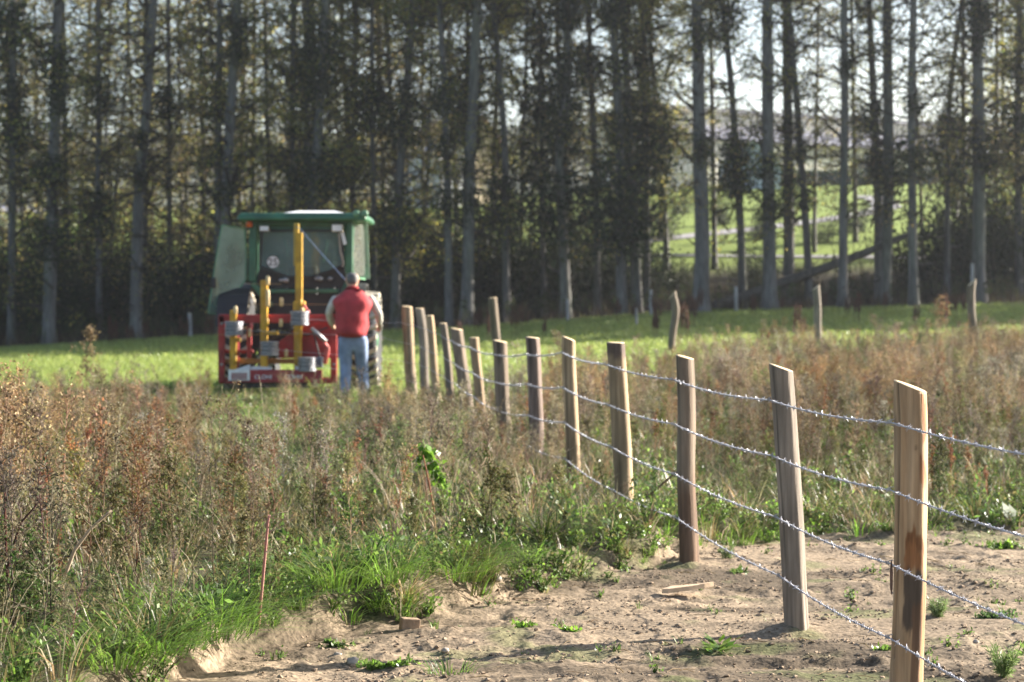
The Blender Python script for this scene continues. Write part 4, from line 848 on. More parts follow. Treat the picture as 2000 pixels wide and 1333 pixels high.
def cf(c1, c2, zsplit=None, streak=.5, top=None):
    def f(TH, ZZ, h, sd):
        m = sstep(.45, .6, vnoise(TH * 1.6 + sd, ZZ * 1.1 + sd, sd))[..., None]
        if zsplit is not None: m = np.clip(m * .35 + sstep(zsplit + .1, zsplit - .1, ZZ + .12 * (vnoise(TH * 2, ZZ * 0, sd) - .5))[..., None], 0, 1)
        C = c1 * (1 - m) + c2 * m; C = C * (.7 + .55 * vnoise(TH * 5 + sd, ZZ * 1.6, sd + 1))[..., None] * (1 - .55 * sstep(.80, .9, vnoise(TH * 11 + sd, ZZ * .9, sd + 4)))[..., None]
        if top is not None: t = sstep(h - top[1] - .05, h - top[1], ZZ + .04 * (vnoise(TH * 3, ZZ * 0, sd) - .5))[..., None]; C = C * (1 - t) + top[0] * t
        return C
    return f
def cf_p1(TH, ZZ, h, sd):
    C = np.array([.40, .27, .155]) * (.78 + .4 * vnoise(TH * 5, ZZ * 1.2, 3))[..., None] * (np.array([1, 1, 1]) + .18 * (vnoise(TH * 2, ZZ * 3, 5)[..., None] - .5) * np.array([1, .2, -.6]))
    front = (TH - 1.5 * np.pi + np.pi) % (2 * np.pi) - np.pi         # 0 = towards the camera, + = right
    w = .35 * (vnoise(front * 3 + 5, ZZ * 9, 4) - .5) + .25 * (vnoise(front * 9, ZZ * 22, 6) - .5)
    def patch(c, fc, fw, z0, z1, base):
        e = np.minimum(fw - np.abs(front - fc - .0), 3 * np.minimum(ZZ - z0, z1 - ZZ)) + w * .55
        m = sstep(-.03, .05, e)[..., None]; return base * (1 - m) + np.array(c) * m
    px = lambda y: 1.2 - (y - 750) / 533.0
    C = patch((.21, .10, .045), .1, .75, px(1112), px(1060), C)
    C = patch((.30, .14, .06), -.05, .7, px(1135), px(1090), C)
    C = patch((.10, .075, .055), .2, .75, px(1245), px(1142), C)
    C = patch((.13, .08, .05), .55, .5, px(1400), px(1215), C)
    C = patch((.30, .16, .08), .95, .30, px(1380), px(1150), C)
    C = patch((.27, .13, .06), .95, .36, px(885), px(792), C)
    C = patch((.26, .125, .06), .75, .34, px(958), px(915), C)
    kn = np.exp(-((front - .1) / .10) ** 2 - ((ZZ - px(896)) / .010) ** 2)[..., None]; C = C * (1 - .6 * kn)
    kn2 = np.exp(-((front + .02) / .12) ** 2 - ((ZZ - px(1140)) / .010) ** 2)[..., None]; C = C * (1 - kn2) + np.array([.5, .38, .2]) * kn2
    return C
GP = 'new fence posts in the barbed-wire line'
posts = [
 ('P', (1776, 755), (1773, 1333), 7.5, 61, cf_p1, 'nearest fence post, pale debarked wood with dark bark stains and a long crack', dict(tilt=(.36, .30), sides=64, nr=150, groove=R(270 - 62), fac=.97)),
 ('P', (1525, 719), (1556, 1238), 9.35, 45, cf(GREY, GREY * .8), 'weathered grey fence post, second from the camera, leaning left at its top', dict(tilt=(.33, .2), sides=32, nr=70)),
 ('P', (1335, 698), (1344, 1112), 11.6, 37, cf(BRNW * 1.05, np.array([.15, .095, .062]), .45), 'fence post with grey-brown upper shaft and reddish dark foot on bare soil', dict(tilt=(.25, .2))),
 ('P', (1200, 670), (1219, 975), 13.3, 36, cf(TAN * .75, TAN * .9, top=(DRK, .07)), 'tan fence post with a dark bark collar at its top', dict(tilt=(.02, .1))),
 ('P', (1112, 662), (1120, 900), 15.3, 27, cf(TAN * .8, TAN), 'straight light fence post with a bright slanted end, left of the dark-collared one', dict(tilt=(.4, .2))),
 ('P', (1040, 660), (1048, 850), 17.3, 27, cf(DRK * 1.5, DRK * 2.0), 'fence post with blackish bark on its shaded side', dict(tilt=(.1, .15))),
 ('P', (977, 667), (986, 850), 19.4, 27, cf(BRNW * .85, BRNW), 'short brown fence post standing right in front of the tall lone post', dict(tilt=(.2, .2))),
 ('P', (926, 660), (941, 840), 21.7, 19, cf(GREY * .85, TAN * .8), 'thin low fence post leaning left, two left of the tall lone post\'s foot', dict(tilt=(.0, .1))),
 ('P', (891, 643), (914, 820), 23.9, 24, cf(BRNW * 1.1, BRNW), 'leaning brown fence post with a flat slanted end, nearest right of the crooked pair', dict(tilt=(.15, .15))),
 ('P', (866, 632), (881, 800), 25.6, 16, cf(GREY * .7, BRNW), 'thin dark fence post behind the leaning brown one', dict(tilt=(.0, .1), curve=.03)),
 ('P', (840, 617), (853, 780), 27.0, 15, cf(TAN * .9, TAN), 'thin light fence post with a rounded top, right of the far pair', dict(tilt=(.0, .1))),
 ('P', (819, 603), (829, 760), 28.0, 18, cf(GREY * .8, GREY), 'right post of the close pair at the far end of the wire line', dict(tilt=(.0, .1), curve=.04)),
 ('P', (794, 599), (804, 750), 29.0, 22, cf(BRNW * .9, TAN * .8), 'thick post ending the wire line, next to the man', dict(tilt=(.1, .1))),
]
PO = []
for n_, top, low, Y, w, c, lb, kw in posts:
    r_, o_, rad = post('fence_post', top, low, Y, w, c, lb, GP, **kw); PO.append((r_, o_, rad, top, low, Y))
# bark sliver left on the nearest post
p1o = PO[0][1]; P_ = [at(1741, y, 7.46) - p1o for y in (1095, 1120, 1150, 1162)]
MB().tube(P_, [.002, .006, .005, .001], 6).build('bark_sliver', mat('bark_strip', (.10, .06, .045), .9, 0, .3, 30), PO[0][0])
# post before the camera, carrying the wire on past the frame
r0_, o0_, rad0 = post('fence_post', (2310, 720), (2290, 1900), 5.3, 86, cf(TAN, TAN * .8), 'fence post just outside the right edge where the wires run on', GP, tilt=(.2, .2))
GB = 'old posts of the second fence row'
post('fence_post', (961, 582), (972, 690), 36, 17, cf(BRNW * .7, BRNW * .8), 'tall lone brown post standing behind the wire line, before the shaded grass', GB, tilt=(-.1, .1))
post('fence_post', (1314, 576), (1311, 690), 43, 15, cf(GREY * .7, BRNW * .8), 'crooked old post curving right, above the dark-footed post', GB, tilt=(-1.2, .1), curve=.10)
post('fence_post', (1593, 562), (1599, 690), 43, 15, cf(GREY * .75, GREY), 'thin split post standing alone in the weeds right of the middle', GB, tilt=(-.8, .1), curve=.03)
post('fence_post', (1900, 552), (1906, 690), 43, 17, cf(BRNW * .8, GREY * .8), 'old bent post near the right edge, its top hooked left', GB, tilt=(-.9, .1), curve=-.10)
GS = 'pale stakes before the wood'
for px, yt, yb, Y, w, lb in ((371, 612, 662, 71, 8, 'pale stake before the wood between the leaning grey trunk and the tractor'), (1108, 585, 640, 69, 6, 'pale stake before the wood above the straight light post'), (1271, 566, 612, 69, 6, 'pale stake before the wood left of the thickest trunk'), (1437, 560, 600, 69, 7, 'pale stake before the wood near the fallen trunk\'s foot'), (1899, 515, 560, 69, 7, 'pale stake in the shade right above the hooked old post'), (1242, 602, 660, 60, 5, 'thin pale stake in the grass above the dark-collared post')):
    post('wooden_stake', (px, yt), (px + 1, yb), Y, w, cf(np.array([.36, .35, .35]), np.array([.3, .29, .28])), lb, GS, sides=8, nr=8)

# ---- barbed wire: twisted pair with barbs, four strands
M_wire = mat('galvanised_wire', (.42, .42, .46), .45, .5, .2, 40, spec=.5)
WY = {0: (825, 957, 1100, 1245), 1: (781, 890, 1009, 1124), 2: (741, 828, 926, 1010), 3: (711, 790, 872, 957), 4: (688.5, 757, 825, 896), 5: (692, 750, 811, 872), 6: (692, 746, 800, 853), 7: (678, 727, 774, 822), 8: (665, 709, 751, 795), 9: (653, 693.5, 735.5, 777), 10: (643, 685, 720, 760), 11: (636, 672, 711, 749), 12: (630, 669, 706, 741)}
COILS = [(585, 622, 30.0), (457, 642, 30.0), (526, 681, 29.95), (600, 712, 30.0)]       # photo x, y and depth of the four coils
GUIDE = [(741, 629), (737, 656), (733, 697), (729, 732)]
def wire_path(k):
    pts = []
    zk = (1.06, .81, .545, .275)[k]
    pts.append(Vector((o0_.x - rad0 * .9, o0_.y - .01, zk)))
    for i in range(13):
        r_, o_, rad, top, low, Y = PO[i]; yy = WY[i][k]; z = at(1000, yy, Y).z; f = (yy - top[1]) / (low[1] - top[1]); xa = wx(top[0] + (low[0] - top[0]) * f, Y)
        pts.append(Vector((xa - rad * 1.06 - .006, Y - .012, z)))
    pts.append(at(*GUIDE[k], 30.1)); pts.append(at(COILS[k][0] + 16, COILS[k][1] + 2, COILS[k][2] - .12))
    return pts
def barbed(k, label):
    pts = wire_path(k); S = []
    for a, b_ in zip(pts, pts[1:]):
        L_ = (b_ - a).length; n = max(6, int(L_ / (.012 if b_.y < 16 else .03))); t = np.arange(n) / n
        Pq = np.array(a)[None] * (1 - t[:, None]) + np.array(b_)[None] * t[:, None]; Pq[:, 2] -= .022 * min(1, L_ / 2.2) * 4 * t * (1 - t); S.append(Pq)
    P = np.concatenate(S + [np.array([pts[-1]])]); ds = np.r_[0, np.cumsum(np.linalg.norm(np.diff(P, axis=0), axis=1))]
    T = unit(np.gradient(P, axis=0)); A = unit(np.cross(T, [0, 0, 1.])); B = np.cross(T, A); g = Geo(); ph = ds / .055 * 2 * np.pi
    for q in (0, np.pi):
        C_ = P + .0026 * (np.cos(ph + q)[:, None] * A + np.sin(ph + q)[:, None] * B); g.add(*tube(C_, .0019, 4, (.5, .5, .53)))
    for s in np.arange(.05, ds[-1] - 1.0, .115):
        i = np.searchsorted(ds, s); c0 = P[i]; t_ = T[i]
        if c0[1] > 24: break
        for wq in range(2):
            a0 = rng.uniform(0, 6.283); u = math.cos(a0) * A[i] + math.sin(a0) * B[i]; c1 = c0 + t_ * (.006 * wq)
            th = np.linspace(0, 2 * np.pi, 6); g.add(*tube(c1 + .0066 * (np.cos(th)[:, None] * A[i] + np.sin(th)[:, None] * B[i]) + t_ * (th / 6.283 * .006)[:, None], .0016, 3, (.5, .5, .53)))
            for sg in (1, -1): g.add(*tube([c1 + u * sg * .004, c1 + u * sg * .016 + t_ * rng.uniform(-.006, .006)], [.0017, .0007], 3, (.5, .5, .53)))
    tag(g.build('barbed_wire', M_wire, smooth=True), label, 'barbed wire', 'barbed-wire strands of the new fence')
for k, lb in enumerate(('topmost strand of barbed wire along the new fence posts', 'barbed-wire strand second from the top of the new fence', 'barbed-wire strand below the middle of the new fence posts', 'lowest strand of barbed wire, sinking into the weeds')): barbed(k, lb)

M_staple = mat('staple_steel', (.35, .34, .33), .5, .6, .2, 40)
for i in range(5):
    r_, o_, rad, top, low, Y = PO[i]
    for k in range(4):
        p = wire_path(k)[i + 1] - o_; b = MB()
        b.tube([p + Vector((.012, 0, .012)), p + Vector((-.004, -.002, .010)), p + Vector((-.0055, -.003, 0)), p + Vector((-.004, -.002, -.010)), p + Vector((.012, 0, -.012))], .0018, 5); b.build('staple', M_staple, r_)
rng = np.random.default_rng(55)
# ------------------------------------------------------------------ tractor, seen from behind
TY = 31.6; TX = wx(590, TY); TZ = H(TX, TY) + .0
TR = Vector((TX, TY, TZ))
tractor = empty('tractor', TR, 0, 'old green cab tractor, left door open, a round 25 on its rear window', 'tractor')
def T(px, py, dy=0.0): return at(px, py, TY + dy) - TR
M_green = mat('tractor_green_paint', (.025, .105, .055), .42, 0, .4, 4, spec=.5); M_greenl = mat('guard_green_paint', (.10, .22, .13), .45, 0, .25, 5)
M_tyre = mat('tyre_rubber', (.030, .030, .032), .85, 0, .3, 9, .3); M_mud = mat('dusty_tread', (.46, .41, .33), .9, 0, .3, 8); M_rim = mat('rim_paint', (.40, .33, .06), .5, 0, .3, 6)
M_black = mat('black_trim', (.02, .02, .022), .6, 0, .2, 6); M_seat = mat('seat_vinyl', (.03, .032, .035), .6, 0, .2, 8); M_steel = mat('worn_steel', (.30, .30, .31), .45, .7, .3, 12)
M_lampb = mat('lamp_housing', (.26, .22, .17), .5, 0, .2, 10); M_orange = mat('orange_lens', (.65, .12, .02), .25, 0, .1, 8); M_whitep = mat('white_paint', (.72, .72, .74), .5, 0, .08, 9); M_ink = mat('black_ink', (.02, .02, .025), .6, 0, .05, 9)
def glass_mat(name, tint, alpha, col, rough=.06):
    m, t, b = new_mat(name); b.inputs['Base Color'].default_value = (*col, 1); b.inputs['Roughness'].default_value = rough; b.inputs['Specular IOR Level'].default_value = .6
    n = noise_node(t, 2.2, 5); r = ramp(t, n.outputs[0], [(.35, tuple(c * .6 for c in col)), (.7, tuple(c * 1.3 for c in col))]); t.links.new(r.outputs[0], b.inputs['Base Color'])
    tr = t.nodes.new('ShaderNodeBsdfTransparent'); tr.inputs[0].default_value = (*tint, 1); mx = t.nodes.new('ShaderNodeMixShader'); mx.inputs[0].default_value = alpha
    t.links.new(tr.outputs[0], mx.inputs[1]); t.links.new(b.outputs[0], mx.inputs[2]); t.links.new(mx.outputs[0], t.nodes['Material Output'].inputs[0]); return m
M_glass = glass_mat('cab_glass_painted_sky', (.75, .85, .85), .30, (.20, .28, .28)); M_doorglass = glass_mat('door_glass_dust_and_sky', (.62, .76, .70), .50, (.30, .42, .36))  # reflected sky is painted into both base colours; the door's also holds dust
# wheels
def wheel(cx, cy, cz, Rr, w, name_lug=True):
    s = 1 if cx > 0 else -1
    wh = bpy.data.objects.new('wheel', None); COL.objects.link(wh); wh.parent = tractor; wh.location = (cx, cy, cz); wh.empty_display_size = .2
    b = MB(); b.lathe((-w / 2, 0, 0), (1, 0, 0), [(0.03, Rr * .62), (0, Rr * .72), (.0, Rr * .86), (.05, Rr * .94), (w * .5, Rr * .955), (w - .05, Rr * .94), (w, Rr * .86), (w, Rr * .72), (w - .03, Rr * .62)], 36)
    b.build('tyre', M_tyre, wh, 0, True)
    nl = int(26 * Rr / .77); b = MB()
    for k in range(nl * 2):
        side = 1 if k % 2 else -1; a = k * math.pi / nl; a2 = a + .16
        def P(x, rr, q): return (x, rr * math.sin(q), rr * math.cos(q))
        ro, ri = Rr, Rr * .93; x0_, x1_ = -.02 * side, side * (w / 2 + .015); th = .034 / Rr
        vs = [b.b.verts.new(P(*v)) for v in ((x0_, ri, a - th), (x0_, ro, a - th), (x0_, ro, a + th), (x0_, ri, a + th), (x1_, ri * .95, a2 - th * 1.3), (x1_ * .97, ro * .975, a2 - th), (x1_ * .97, ro * .975, a2 + th), (x1_, ri * .95, a2 + th * 1.3))]
        for q in ((0, 1, 2, 3), (7, 6, 5, 4), (0, 4, 5, 1), (1, 5, 6, 2), (2, 6, 7, 3), (3, 7, 4, 0)): b.b.faces.new([vs[i] for i in q])
    b.build('tread', M_mud, wh, .006)
    b = MB(); b.lathe((-w * .30, 0, 0), (1, 0, 0), [(0, .02), (0, Rr * .30), (w * .1, Rr * .55), (0.0, Rr * .63), (w * .6, Rr * .63), (w * .5, Rr * .55), (w * .6, Rr * .30), (w * .6, .02)], 32); b.build('rim', M_rim, wh, 0, True)
    b = MB(); b.lathe((s * w * .28 - .06, 0, 0), (1, 0, 0), [(0, .13), (.12, .13), (.14, .05)], 16); b.build('hub', M_green, wh)
    return wh
WR = .765
wheel(T(715, 660).x, 0, WR, WR, .40); wheel(T(466, 660).x, 0, WR, WR, .40)
wheel(.80, 2.45, .52, .52, .27); wheel(-.80, 2.45, .52, .52, .27)
# chassis, bonnet
b = MB(); b.box((0, 0, .72), (.42, .7, .42)); b.bar((-1.0, 0, WR), (1.0, 0, WR), .26); b.box((0, 1.3, .72), (.36, 2.2, .36)); b.bar((-.7, 2.45, .5), (.7, 2.45, .5), .14); b.build('chassis', M_black, tractor, .02)
b = MB(); b.rings([[(-.36, 1.05, .9), (.36, 1.05, .9), (.38, 1.05, 1.35), (.26, 1.05, 1.52), (-.26, 1.05, 1.52), (-.38, 1.05, 1.35)], [(-.33, 3.1, .85), (.33, 3.1, .85), (.34, 3.1, 1.25), (.24, 3.1, 1.40), (-.24, 3.1, 1.40), (-.34, 3.1, 1.25)]]); b.build('bonnet', M_green, tractor, .03)
MB().tube([(.3, 2.0, 1.4), (.3, 2.0, 2.2), (.3, 1.93, 2.3)], .04, 10).build('exhaust', M_black, tractor)
# mudguards
for s in (-1, 1):
    b = MB(); cx = T(715 if s > 0 else 466, 660).x; rr = []
    for k in range(13):
        a = R(-75 + 150 * k / 12); R2 = WR + .09; x0_, x1_ = (cx - .23, cx + .23) if s < 0 else (cx - .3, cx + .02)
        o = (-math.sin(a), math.cos(a)); rr.append([(x0_, o[0] * R2, WR + o[1] * R2), (x1_, o[0] * R2, WR + o[1] * R2), (x1_, o[0] * (R2 + .025), WR + o[1] * (R2 + .025)), (x0_, o[0] * (R2 + .025), WR + o[1] * (R2 + .025))])
    if s < 0: rr = rr[3:]
    b.rings(rr); b.build('mudguard', M_black, tractor)
# cab
D0, D1 = -.25, 1.15
def pil(pts, w, dy=D0): return [T(a, c, dy) for a, c in pts]
for A_, B_, w_ in (((495, 428, D0), (493, 550, D0), .115), ((683, 428, D0), (682, 548, D0), .105), ((500, 428, D1), (500, 560, D1), .08), ((678, 428, D1), (678, 560, D1), .08)):
    MB().bar(T(*A_), T(*B_), w_).build('cab_pillar', M_green, tractor, .015)
for A_, B_ in (((493, 552, D0), (530, 600, D0)), ((682, 550, D0), (655, 600, D0))): MB().bar(T(*A_), T(*B_), .09).build('cab_brace', M_green, tractor, .015)
MB().bar(T(490, 434, D0 + .01), T(690, 434, D0 + .01), .09, .12).build('roof_beam', M_green, tractor, .015)
b = MB(); xl, xr = T(462, 424, -.5).x, T(716, 424, -.5).x; zb_, zt_r = T(590, 432, -.5).z, T(590, 416, -.5).z
b.rings([[(xl + .05, -.5, zb_), (xr - .05, -.5, zb_), (xr - .04, 1.45, zb_), (xl + .04, 1.45, zb_)], [(xl, -.52, zb_ + .04), (xr, -.52, zb_ + .04), (xr, 1.48, zb_ + .04), (xl, 1.48, zb_ + .04)], [(xl + .05, -.48, zt_r), (xr - .05, -.48, zt_r), (xr - .05, 1.42, zt_r), (xl + .05, 1.42, zt_r)]])
b.build('roof', M_green, tractor, .025)
b = MB(); xm, xn = T(548, 414, -.3).x, T(676, 414, -.3).x; b.rings([[(xm, -.3, zt_r + .001), (xn, -.3, zt_r + .001), (xn, 1.2, zt_r + .001), (xm, 1.2, zt_r + .001)], [(xm + .25, -.1, zt_r + .05), (xn - .2, -.1, zt_r + .05), (xn - .2, 1.0, zt_r + .05), (xm + .25, 1.0, zt_r + .05)]]); b.build('roof_cap_highlight', M_whitep, tractor, .01)  # domed cap of the roof; its white paints in a highlight
for px in (696, 712):
    b = MB(); b.lathe(T(px, 418, -.50), (0, 1, 0), [(-.05, .03), (-.04, .055), (.05, .055), (.07, .03)], 14); b.build('roof_knob', M_greenl, tractor, 0, True)  # green knobs at the right end of the roof, no lamps
# header over the window, window with dark seal
b = MB(); b.box((T(588, 440, D0).x, D0 + .06, T(588, 441, D0).z), (1.32, .05, .12)); b.build('window_header', M_green, tractor)
WP = [(512, 451), (668, 451), (671, 518), (640, 531), (606, 541), (562, 541), (536, 531), (508, 520)]
MB().plate([T(a, c, D0 - .01) for a, c in WP], (0, .008, 0)).build('rear_window', M_glass, tractor)
b = MB()
for (a, c) in zip(WP, WP[1:] + WP[:1]): b.bar(T(*a, D0 - .012), T(*c, D0 - .012), .035, .03, (0, 1, 0))
b.build('window_seal', M_black, tractor)
b = MB()
for k in range(26): q = 516 + k * 6; b.bar(T(q, 452, D0 + .05), T(q, 538, D0 + .05), .007)
for k in range(11): q = 456 + k * 7.5; b.bar(T(512, q, D0 + .055), T(668, q, D0 + .055), .006)
b.build('window_mesh', M_black, tractor)
MB().lathe(T(533, 512, D0 - .04), (0, 1, 0), [(0, .101), (.012, .101)], 28).build('speed_disc', M_whitep, tractor)
disc = tractor.children[-1]
text_obj('disc_number', '25', .15, M_ink, disc, T(533, 513, D0 - .043), (R(90), 0, 0))
b = MB(); b.lathe(T(533, 512, D0 - .046), (0, 1, 0), [(0, .101), (0, .090), (.004, .090), (.004, .101), (0, .101)], 28, False)
b.build('disc_rim', M_ink, disc)
# panel under the window, cross bar
b = MB(); b.plate([T(a, c, D0 + .03) for a, c in ((506, 524), (536, 534), (562, 544), (606, 544), (640, 534), (672, 520), (680, 562), (500, 562))], (0, .03, 0)); b.build('rear_panel', M_black, tractor)
b = MB(); b.bar(T(516, 569, D0 - .03), T(662, 569, D0 - .03), .05, .06); b.build('cross_bar', M_green, tractor, .01)
b = MB(); b.plate([T(a, c, D0 + .05) for a, c in ((505, 575), (672, 575), (672, 640), (505, 640))], (0, .03, 0)); b.build('lower_rear_panel', M_black, tractor)
for px, rr in ((549, .03), (557, .045), (625, .04), (645, .03), (618, .025)): MB().sphere(T(px, 545 if px > 600 else 548, D0 - .05), (rr * 1.3, rr, rr), 10, 7).build('valve_fitting', M_steel, tractor, 0, True)
for px, py, rr, zz in ((517, 447, .075, .06), (659, 446, .085, .085)):
    b = MB(); c_ = T(px, py, D0 - .12); b.box(c_, (rr * 2, .12, zz * 1.4)); o = b.build('work_lamp', M_lampb, tractor, .015); MB().box(c_ + Vector((0, -.065, 0)), (rr * 1.7, .012, zz * 1.1)).build('lens', M_whitep, o)
b = MB(); b.lathe(T(487, 444, D0 - .1), (0, 0, 1), [(0, .05), (.07, .05), (.10, .03)], 14); b.build('indicator_lamp', M_orange, tractor, 0, True)
b = MB(); b.tube([T(662, 456, D0 - .09), T(665, 490, D0 - .09), T(671, 515, D0 - .09), T(668, 521, D0 - .09)], .016, 8); b.build('grab_handle', mat('handle_bare', (.28, .23, .2), .5, 0, .2, 9), tractor)
b = MB(); b.bar(T(668, 452, D0 - .08), T(674, 478, D0 - .08), .05, .03); b.build('window_hinge', M_whitep, tractor)
# inside
b = MB(); b.box((.0, .35, 1.28), (.48, .5, .14)); b.box((0, .12, 1.62), (.46, .12, .62)); b.build('seat', M_seat, tractor, .05)
b = MB(); ctr = Vector((.0, .95, 1.72)); 
pts = [ctr + Vector((.2 * math.cos(q / 20 * 6.283), .2 * math.sin(q / 20 * 6.283) * .5, .2 * math.sin(q / 20 * 6.283) * .8)) for q in range(21)]; b.tube(pts, .016, 7); b.bar(ctr, (0, 1.1, 1.2), .05); b.build('steering_wheel', M_black, tractor)
b = MB(); b.box((0, 1.12, 1.32), (1.2, .2, .5)); b.build('dashboard', M_black, tractor, .03)
b = MB(); b.bar(T(556, 468, .5), T(562, 500, .5), .03); b.bar(T(640, 466, .6), T(632, 512, .6), .03); b.build('lever', M_greenl, tractor)
b = MB(); b.box((0, .45, .98), (1.36, 1.3, .08)); b.build('cab_floor', M_black, tractor)
b = MB(); b.plate([T(506, 452, D1), T(672, 452, D1), T(672, 556, D1), T(506, 556, D1)], (0, .008, 0)); b.build('windscreen', M_glass, tractor)
# open left door
DP = [(434, 440), (478, 447), (481, 500), (480, 546), (462, 572), (448, 595), (438, 616), (407, 612), (411, 580), (420, 520), (428, 470)]
def door_dy(px): return -.28 - (480 - px) / 126 * .55
DQ = [T(a, c, door_dy(a)) for a, c in DP]
b = MB(); b.plate(DQ, (.004, .008, 0)); door = b.build('door', M_doorglass, tractor)
b = MB()
for a, c in zip(DQ, DQ[1:] + DQ[:1]): b.bar(a, c, .022, .022, (0, 1, 0))
b.build('door_frame', M_greenl, door)
b = MB(); b.box(T(417, 553, door_dy(417) - .04), (.07, .06, .16)); b.build('door_handle', M_black, door, .015)
# wire-mesh guard on the right side
GPp = [(690, 440), (701, 430), (710, 426), (714, 470), (715, 520), (712, 545), (700, 543), (690, 540), (687, 500)]
def gd(px): return -.2 + (px - 688) / 126 * 2.6
b = MB()
for a, c in zip(GPp, GPp[1:] + GPp[:1]): b.bar(T(*a, gd(a[0])), T(*c, gd(c[0])), .035, .035, (0, 1, 0))
gfr = b.build('side_guard', M_greenl, tractor)
b = MB()
for k in range(22): y_ = 436 + k * 4.8; b.bar(T(689, y_, gd(689)), T(713, y_, gd(713)), .006)
for k in range(7): q = 690 + k * 3.7; b.bar(T(q, 440, gd(q)), T(q, 541, gd(q)), .009)
b.build('guard_mesh', mat('pale_mesh_wire', (.34, .36, .30), .6, 0, .2, 10), gfr)  # mesh bars in one pale grey-green
b = MB(); b.bar(T(711, 426, gd(711)), T(716, 545, gd(716)), .10, .03); b.build('guard_edge', mat('pale_green_edge', (.26, .36, .26), .5, 0, .2, 8), gfr)  # separate strip, paler green than the guard frame
# three-point linkage
for sx in (-.4, .4): MB().bar((sx, -.2, .62), (sx, -1.35, .48), .07).build('lift_arm', M_black, tractor)
MB().bar((0, -.2, 1.0), (0, -1.4, .95), .05).build('top_link', M_black, tractor)

# ------------------------------------------------------------------ wire-laying machine on the linkage
MY = 30.1; MX = wx(548, MY); MZ = H(MX, MY); MR = Vector((MX, MY, MZ))
machine = empty('wire_laying_machine', MR, 0, 'red frame machine with yellow masts for unrolling fence wire, hung behind the tractor', 'farm machine')
def K(px, py, dy=0.0): return at(px, py, MY + dy) - MR
M_red = mat('red_paint', (.30, .02, .02), .5, 0, .42, 5); M_yel = mat('yellow_paint', (.48, .27, .018), .48, 0, .4, 6); M_pin = mat('guide_roller', (.60, .44, .22), .5, 0, .2, 12); M_pinkr = mat('faded_red', (.55, .10, .09), .5, 0, .2, 6)
b = MB()
b.bar(K(433, 616), K(433, 748), .095, .08); b.bar(K(652, 616), K(652, 748), .095, .08); b.bar(K(428, 623), K(658, 623), .08, .12); b.bar(K(428, 744, .05), K(658, 744, .05), .08, .09)
b.bar(K(462, 630, .06), K(462, 720, .06), .07); b.bar(K(487, 630, .06), K(487, 700, .06), .07); b.bar(K(436, 687, .06), K(495, 687, .06), .05)
b.plate([K(a, c, .08) for a, c in ((586, 636), (640, 628), (650, 640), (650, 700), (545, 700), (545, 668))], (0, .04, 0))
b.build('frame', M_red, machine, .012)
b = MB(); b.bar(K(440, 706, .1), K(640, 706, .1), .07, .075); b.build('cross_beam', mat('ochre_beam', (.36, .16, .03), .5, 0, .3, 6), machine, .01)
def mast(px, y0, y1, w, dy=0.0, cap=True):
    b = MB(); b.bar(K(px, y0, dy), K(px, y1, dy), w, w); m_ = b.build('mast', M_yel, machine, .01); return m_
m1 = mast(456, 606, 728, .095, -.06); m2 = mast(516, 548, 728, .10, -.06); m3 = mast(584, 455, 606, .10, -.06); m3b = mast(582, 600, 728, .11, -.05)
b = MB(); b.bar(K(579, 437, -.02), K(579, 520, -.02), .075); b.build('mast_extension', mat('ochre_mast', (.42, .27, .03), .5, 0, .25, 6), m3, .01)
for q in ((514, 651, 543), (578, 706, 600), (450, 664, 470)): MB().bar(K(q[0], q[1], -.1), K(q[2], q[1], -.1), .05, .06).build('mast_bracket', M_yel, machine, .008)
b = MB(); b.box(K(585, 598, -.08), (.17, .16, .14)); b.build('mast_bracket', M_yel, machine, .015)
def roller(px, py, h, col=None, par=machine, r=.028):
    c = K(px, py, -.16); b = MB(); b.lathe(c - Vector((0, 0, h / 2)), (0, 0, 1), [(0, r * .7), (.012, r), (h - .02, r), (h, r * .55)], 12); b.build('guide_roller', col or M_pin, par, 0, True)
for px, py, h in ((460, 606, .12), (523, 548, .14), (523, 583, .26), (550, 590, .13), (587, 592, .10), (521, 630, .12), (549, 631, .12), (488, 650, .13), (587, 652, .13), (459, 702, .16), (559, 690, .12), (590, 606, .08)): roller(px, py, h, M_yel if px in (521, 459, 587) else M_pin)
roller(491, 636, .07, M_pinkr)
for a, c, y_ in ((484, 550, 555), (484, 640, 595), (420, 580, 654)): MB().bar(K(a, y_, -.15), K(c, y_, -.15), .008).build('guide_rod', mat('rusty_rod', (.35, .2, .08), .5, .3, .2, 20), machine)
for k, pts in enumerate((((470, 640), (500, 628), (540, 632), (575, 615)), ((500, 700), (520, 668), (560, 650), (600, 655), (640, 640)), ((610, 640), (625, 700), (600, 726)))):
    MB().tube([K(a, c, -.02) for a, c in pts], .012, 6).build('hose', M_black, machine, 0, True)
for px, py in ((433, 632), (433, 712), (652, 640), (652, 712)):
    b = MB(); b.lathe(K(px, py, -.06), (0, 1, 0), [(-.01, .02), (.02, .02)], 6); b.build('bolt', M_steel, machine)
